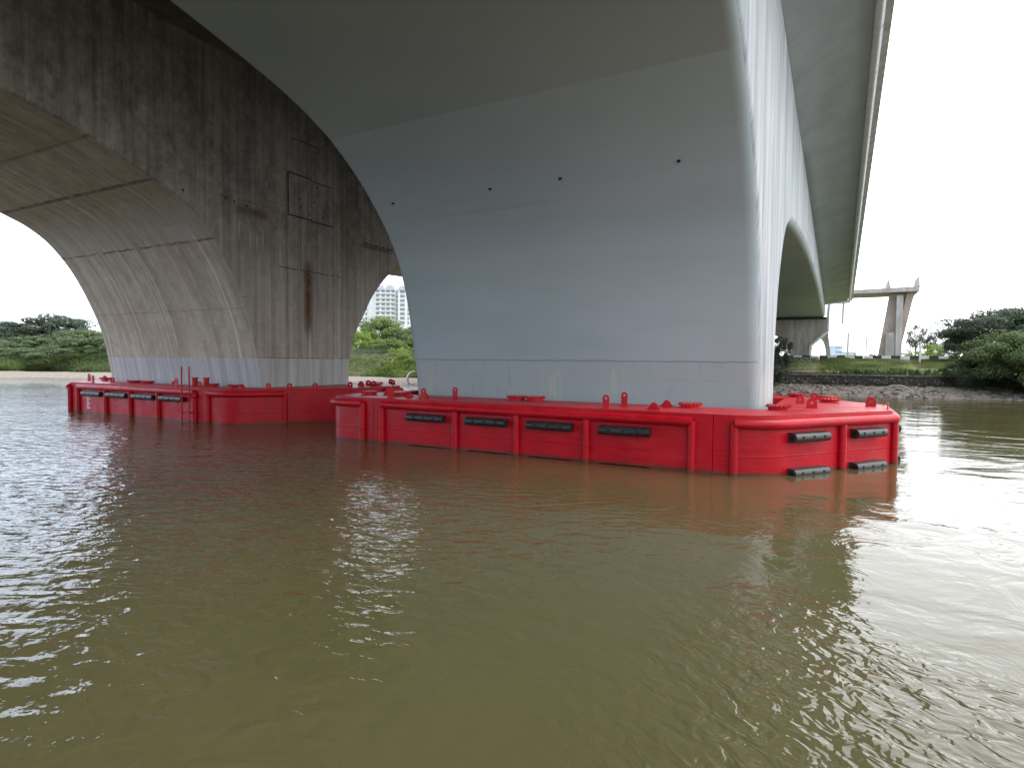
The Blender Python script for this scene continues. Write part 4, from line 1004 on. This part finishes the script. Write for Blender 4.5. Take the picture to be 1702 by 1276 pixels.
TREES = [
    (FAR, -146.0, 65.9, 17.2, 9.1, 'dark', 1, 'tall dark broad tree rising highest above the left bank thicket', 0.05, 14000, 'broadleaf_tree', 'tree'),
    (FAR, -158.1, 62.9, 17.0, 7.9, 'dark', 2, 'dark rounded tree at the left edge of the left bank', 0.05, 14000, 'broadleaf_tree', 'tree'),
    (FAR, -174.5, 59.6, 19.0, 8.9, 'dark', 3, 'dark tree on the left bank just beyond the left picture edge', 0.05, 12000, 'broadleaf_tree', 'tree'),
    (FAR, -136.9, 57.6, 11.6, 4.7, 'mid', 4, 'green bushy tree below the tallest dark tree on the left bank', 0.0, 12000, 'broadleaf_tree', 'tree'),
    (FAR, -131.0, 64.1, 14.3, 6.1, 'mid', 5, 'fresh green spreading tree left of the stained pier', 0.0, 14000, 'broadleaf_tree', 'tree'),
    (FAR, -119.7, 63.1, 7.9, 4.9, 'mid', 6, 'green tree half hidden behind the left side of the stained pier', 0.0, 9000, 'broadleaf_tree', 'tree'),
    (FAR, -139.9, 53.2, 10.2, 4.1, 'mid', 7, 'low green tree over the reeds at the left picture edge', 0.0, 9000, 'broadleaf_tree', 'tree'),
    (FAR, -127.0, 57.9, 8.9, 3.3, 'mid', 8, 'small green tree standing over the reeds in the middle of the left bank', 0.0, 9000, 'broadleaf_tree', 'tree'),
    (FAR, -190.3, 56.3, 21.0, 7.9, 'mid', 9, 'green tree far to the left outside the left arch', 0.0, 9000, 'broadleaf_tree', 'tree'),
    (GAP, -101.1, 116.9, 12.7, 10.2, 'mid', 11, 'dome shaped green tree in front of the white tower, between the piers', 0.1, 11000, 'broadleaf_tree', 'tree'),
    (GAP, -93.6, 118.9, 10.4, 8.1, 'dark', 12, 'darker tree beside the dome shaped tree, against the painted pier', 0.1, 9000, 'broadleaf_tree', 'tree'),
    (GAP, -89.1, 96.2, 6.6, 6.3, 'light', 13, 'pale yellow-green feathery tree next to the stained pier', 0.0, 9000, 'broadleaf_tree', 'tree'),
    (GAP, -83.9, 98.6, 7.9, 4.8, 'mid', 14, 'dense green hedge-like tree below the white tower', 0.0, 9000, 'broadleaf_tree', 'tree'),
    (GAP, -77.9, 99.0, 7.0, 5.3, 'mid', 15, 'green hedge-like tree touching the edge of the painted pier', 0.0, 9000, 'broadleaf_tree', 'tree'),
    (GAP, -88.8, 92.2, 6.2, 3.2, 'mid', 16, 'green tree half hidden behind the right side of the stained pier', 0.0, 9000, 'broadleaf_tree', 'tree'),
    (GAP, -62.6, 77.0, 4.1, 3.2, 'light', 17, 'pale spiky shrub on the grass edge between the piers', 0.0, 5000, 'shrub', 'shrub'),
    (GAP, -58.2, 74.3, 3.2, 1.6, 'mid', 18, 'round green shrub above the concrete pipe ring', 0.0, 5000, 'shrub', 'shrub'),
    (GAP, -69.0, 72.6, 3.5, 1.6, 'mid', 19, 'green shrub at the foot of the stained pier opening', 0.0, 5000, 'shrub', 'shrub'),
    (RB, 16.5, 90.6, 13.3, 6.6, 'dark', 21, 'big dark tree at the right picture edge behind the grass slope', 0.03, 30000, 'broadleaf_tree', 'tree'),
    (RB, 21.2, 89.7, 11.7, 6.4, 'dark', 22, 'dark tree running out of the right picture edge', 0.03, 20000, 'broadleaf_tree', 'tree'),
    (RB, 14.9, 69.4, 11.0, 6.5, 'mid', 23, 'large rounded green bush hanging over the water at the right', -0.08, 34000, 'broadleaf_bush', 'bush'),
    (RB, 11.7, 71.4, 5.4, 3.6, 'dark', 24, 'lower dark green bush spilling over the right end of the stone wall', -0.06, 16000, 'broadleaf_bush', 'bush'),
    (RB, 18.8, 70.1, 8.4, 6.0, 'mid', 25, 'green bush on the right bank beyond the picture edge', -0.05, 14000, 'broadleaf_bush', 'bush'),
    (RB, -5.6, 72.4, 2.3, 4.3, 'dark', 26, 'dark leafy shrub growing against the right flank of the painted pier', 0.0, 9000, 'broadleaf_bush', 'bush'),
    (RB, -5.9, 68.8, 2.5, 2.6, 'dark', 27, 'low dark shrub spilling over the wall end beside the painted pier', -0.05, 9000, 'broadleaf_bush', 'bush'),
    (RB, 11.8, 105.4, 3.5, 2.7, 'light', 31, 'pale yellow-green shrub behind the kerb right of the white post', 0.0, 6000, 'shrub', 'bush'),
    (RB, 9.6, 102.8, 2.4, 1.7, 'light', 32, 'small pale shrub behind the kerb and the white post', 0.0, 4000, 'shrub', 'bush'),
    (RB, 13.0, 99.7, 2.4, 2.0, 'grey', 34, 'grey shrub filling the corner between pale shrub and the big dark tree', 0.0, 4000, 'shrub', 'bush'),
    (RB, 5.5, 133.6, 2.5, 1.7, 'grey', 33, 'small grey-green shrub at the foot of the utility pole', 0.0, 3000, 'shrub', 'bush'),
    (RB, 12.4, 135.6, 3.4, 7.4, 'grey', 41, 'slender grey-leaved tree just right of the flyover column', 0.22, 3200, 'slender_tree', 'tree'),
    (RB, 15.0, 140.2, 3.9, 7.3, 'grey', 42, 'grey-leaved tree with a split crown behind the pale shrub', 0.22, 3200, 'slender_tree', 'tree'),
    (RB, 17.4, 142.8, 3.3, 5.9, 'grey', 43, 'shorter grey-leaved tree between the split crown and the big dark tree', 0.1, 3200, 'slender_tree', 'tree'),
    (RB, 10.9, 131.1, 2.4, 2.8, 'grey', 44, 'low grey-leaved tree against the flyover column', 0.1, 2400, 'slender_tree', 'tree'),
    (RB, 14.6, 88.0, 6.5, 3.4, 'dark', 51, 'dark undergrowth bush under the left side of the big dark tree', -.1, 7000, 'broadleaf_bush', 'bush'),
    (RB, 18.4, 87.5, 7.5, 3.6, 'dark', 52, 'dark undergrowth bush under the big dark tree behind the overhanging bush', -.1, 7000, 'broadleaf_bush', 'bush'),
    (RB, 23.5, 88.0, 8.0, 4.0, 'dark', 53, 'dark undergrowth bush under the tree beyond the right picture edge', -.1, 5000, 'broadleaf_bush', 'bush'),
    (FAR, -127.5, 55.0, 9.5, 3.0, 'mid', 54, 'low rounded green bush close above the reeds nearest the stained pier', -.05, 7000, 'broadleaf_bush', 'bush'),
    (FAR, -134.0, 51.5, 9.5, 3.2, 'mid', 55, 'low rounded green bush above the reeds in the middle of the left bank', -.05, 7000, 'broadleaf_bush', 'bush'),
    (FAR, -148.0, 50.0, 11.5, 3.6, 'dark', 56, 'low dark bush above the reeds at the left picture edge', -.05, 7000, 'broadleaf_bush', 'bush'),
    ]
for (g_, x, y, w_, h_, kd, var, lab, tk, n, nm, cat) in TREES:
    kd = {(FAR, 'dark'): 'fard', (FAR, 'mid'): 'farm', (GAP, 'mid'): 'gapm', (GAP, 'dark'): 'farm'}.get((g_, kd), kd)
    tree(nm, lab, cat, x, y, w_, h_, kd, var, trunk=tk, n=n, group=g_)

# grass, reeds
def blades(name, pts, h0, h1, wd, m_, seed, lean=.3):
    r = np.random.default_rng(seed); n = len(pts); P = np.array(pts); P = np.column_stack([P, ground_z(P[:, 0], P[:, 1]) - .03])
    a = r.uniform(0, 2 * PI, n); h = r.uniform(h0, h1, n); d = np.stack([np.cos(a), np.sin(a), np.zeros(n)], 1) * wd * r.uniform(.6, 1.4, (n, 1))
    ln = r.normal(0, lean, (n, 3)) * h[:, None]; ln[:, 2] = h
    V = np.stack([P - d, P + d, P + ln + d * .3, P + ln - d * .3], 1).reshape(-1, 3)
    o = bpy.data.objects.new(name, quad_mesh(name, V, m_, seed)); C.objects.link(o); kind(o, 'stuff'); return o
def scatter(n, x0, x1, s0, s1, seed):
    r = np.random.default_rng(seed); x = r.uniform(x0, x1, n); s = r.uniform(s0, s1, n); return np.stack([x, np.interp(x, EX, EY) + s], 1)
blades('reeds', scatter(60000, -160, -62, 17.5, 26, 1), .6, 1.6, .16, LEAF['reed'], 1, .25)
blades('reeds', scatter(34000, -62, -28, 17, 30, 2), .4, 1.3, .08, LEAF['reed'], 2, .35)
blades('reeds', scatter(9000, -165, -62, 18.5, 28, 31), .9, 1.9, .34, LEAF['farm'], 31, .4)
blades('reeds', scatter(5000, -165, -62, 18.5, 26, 32), .6, 1.4, .3, LEAF['light'], 32, .5)
blades('reeds', scatter(6000, -62, -30, 18., 30, 33), .5, 1.3, .24, LEAF['light'], 33, .5)
blades('reeds', scatter(6000, -66, -30, 18., 34, 34), .5, 1.4, .24, LEAF['gapm'], 34, .5)
blades('undergrowth', scatter(16000, -165, -60, 26, 45, 3), .8, 2.0, .3, LEAF['fard'], 3, .4)
blades('undergrowth', scatter(9000, -100, -60, 36, 62, 35), .8, 2.4, .4, LEAF['gapm'], 35, .5)
blades('grass', scatter(60000, 0, 30, 9, 22, 4), .06, .26, .03, LEAF['reed'], 4, .5)
blades('grass', scatter(9000, -13, 1, 9, 22, 5), .05, .4, .05, LEAF['mid'], 5, .5)
blades('weeds', scatter(3500, -13, 26, 7.6, 9.4, 6), .15, .6, .07, LEAF['mid'], 6, .8)

# ------------------------------------------------------------------ distant buildings
def m_wall(c): return mat('facade', build=m_noisy(tuple(q * .94 for q in c), c, .3, .8, .01))
TW = m_wall((.62, .63, .64)); TG = mat('dark window glass', (.17, .19, .22), .3); TS = m_wall((.42, .45, .50)); TB = m_wall((.66, .66, .66))
tw = thing('apartment_tower', 'tall white apartment tower with balconies and arched roofline seen between the piers', 'building', (-277, 330, 8.5))
tw.rotation_euler = (0, 0, math.radians(34))
def tbox(nm, m_, *a, par=tw): mb = MB(); mb.box(*a); return mb.build(nm, m_, par)
tbox('wall', TW, -14, 14, 0, 16, 0, 44); tbox('wall', TW, -9.5, 4, -2.0, -.02, 0, 42.5); tbox('wall', TW, 6, 12, -2.5, -.02, 0, 44)
tbox('wall', TW, -26, -14.1, 3, 16, 0, 40); tbox('wall', TW, 14.1, 24, 3, 16, 0, 40)
tbox('roof_block', TW, -6, 6, 3, 12, 44.02, 49)
for (cx, ww) in ((-6.2, 3.0), (.6, 3.0), (9, 2.7)):
    mb = MB(); mb.prism([(cx - ww, 42.6)] + [(cx + ww * math.cos(a), 43. + 3. * math.sin(a)) for a in np.linspace(PI, 0, 11)] + [(cx + ww, 42.6)], (0, -3.2, 0), (1, 0, 0), (0, 0, 1), (0, 1.1, 0)); mb.build('arched_gable', TS, tw, tri=True)
for fl in range(6, 14):
    z_ = fl * 3.05 + .6
    for cx in (-8.0, -4.2, -.9, 2.6):
        o = tbox('window', TG, cx - 1.15, cx + 1.15, -2.06, -1.9, z_ + .5, z_ + 2.2)
        if cx in (-8.0, -.9): pass
    for cx in (-6.1, .8):
        o = tbox('balcony', TW, cx - 3.1, cx + 3.1, -3.3, -2.08, z_ - .35, z_ + .45)
    for cx in (9.0,): tbox('window', TG, cx - 1.6, cx + 1.6, -2.56, -2.4, z_ + .3, z_ + 2.3)
    for cx in (-24, -20, -16.5, 16.5, 20): tbox('window', TG, cx - .7, cx + .7, 2.94, 3.1, z_ + .4, z_ + 2.1)
    for cx in (12.9, 5.0): tbox('window', TG, cx - .5, cx + .5, -.06, .1, z_ + .4, z_ + 2.1)
def low_building(name, label, px, D, w_, h_, col, nw, nf):
    x, y = at(px, D); B = thing(name, label, 'building', (x, y, 3.5)); B.rotation_euler = (0, 0, math.radians(20))
    tbox('wall', col, -w_ / 2, w_ / 2, 0, 12, 0, h_, par=B); tbox('roof', TB, -w_ / 2 - .3, w_ / 2 + .3, -.3, 12.3, h_ + .01, h_ + .5, par=B)
    for i in range(nw):
        for j in range(nf):
            cx = -w_ / 2 + (i + .5) * w_ / nw; z_ = 1 + j * h_ / nf
            tbox('window', TG, cx - w_ / nw * .3, cx + w_ / nw * .3, -.05, .1, z_, z_ + h_ / nf * .5, par=B)
LB = m_wall((.42, .55, .62))
def at(px, D):
    u = (px - 851) / 1000; y = math.radians(28.5)
    return (-math.sin(y) * D + math.cos(y) * u * D, math.cos(y) * D + math.sin(y) * u * D)
low_building('office_block', 'tallest pale blue building in the distance just right of the bridge end', 1393, 420, 4.4, 11.5, LB, 3, 4)
low_building('warehouse', 'low pale building in the distance between blue block and lamp gantry', 1404, 400, 8, 5.5, LB, 4, 2)
low_building('warehouse', 'low pale grey building in the distance under the lamp gantry arm', 1414, 410, 6, 7.0, TS, 3, 2)
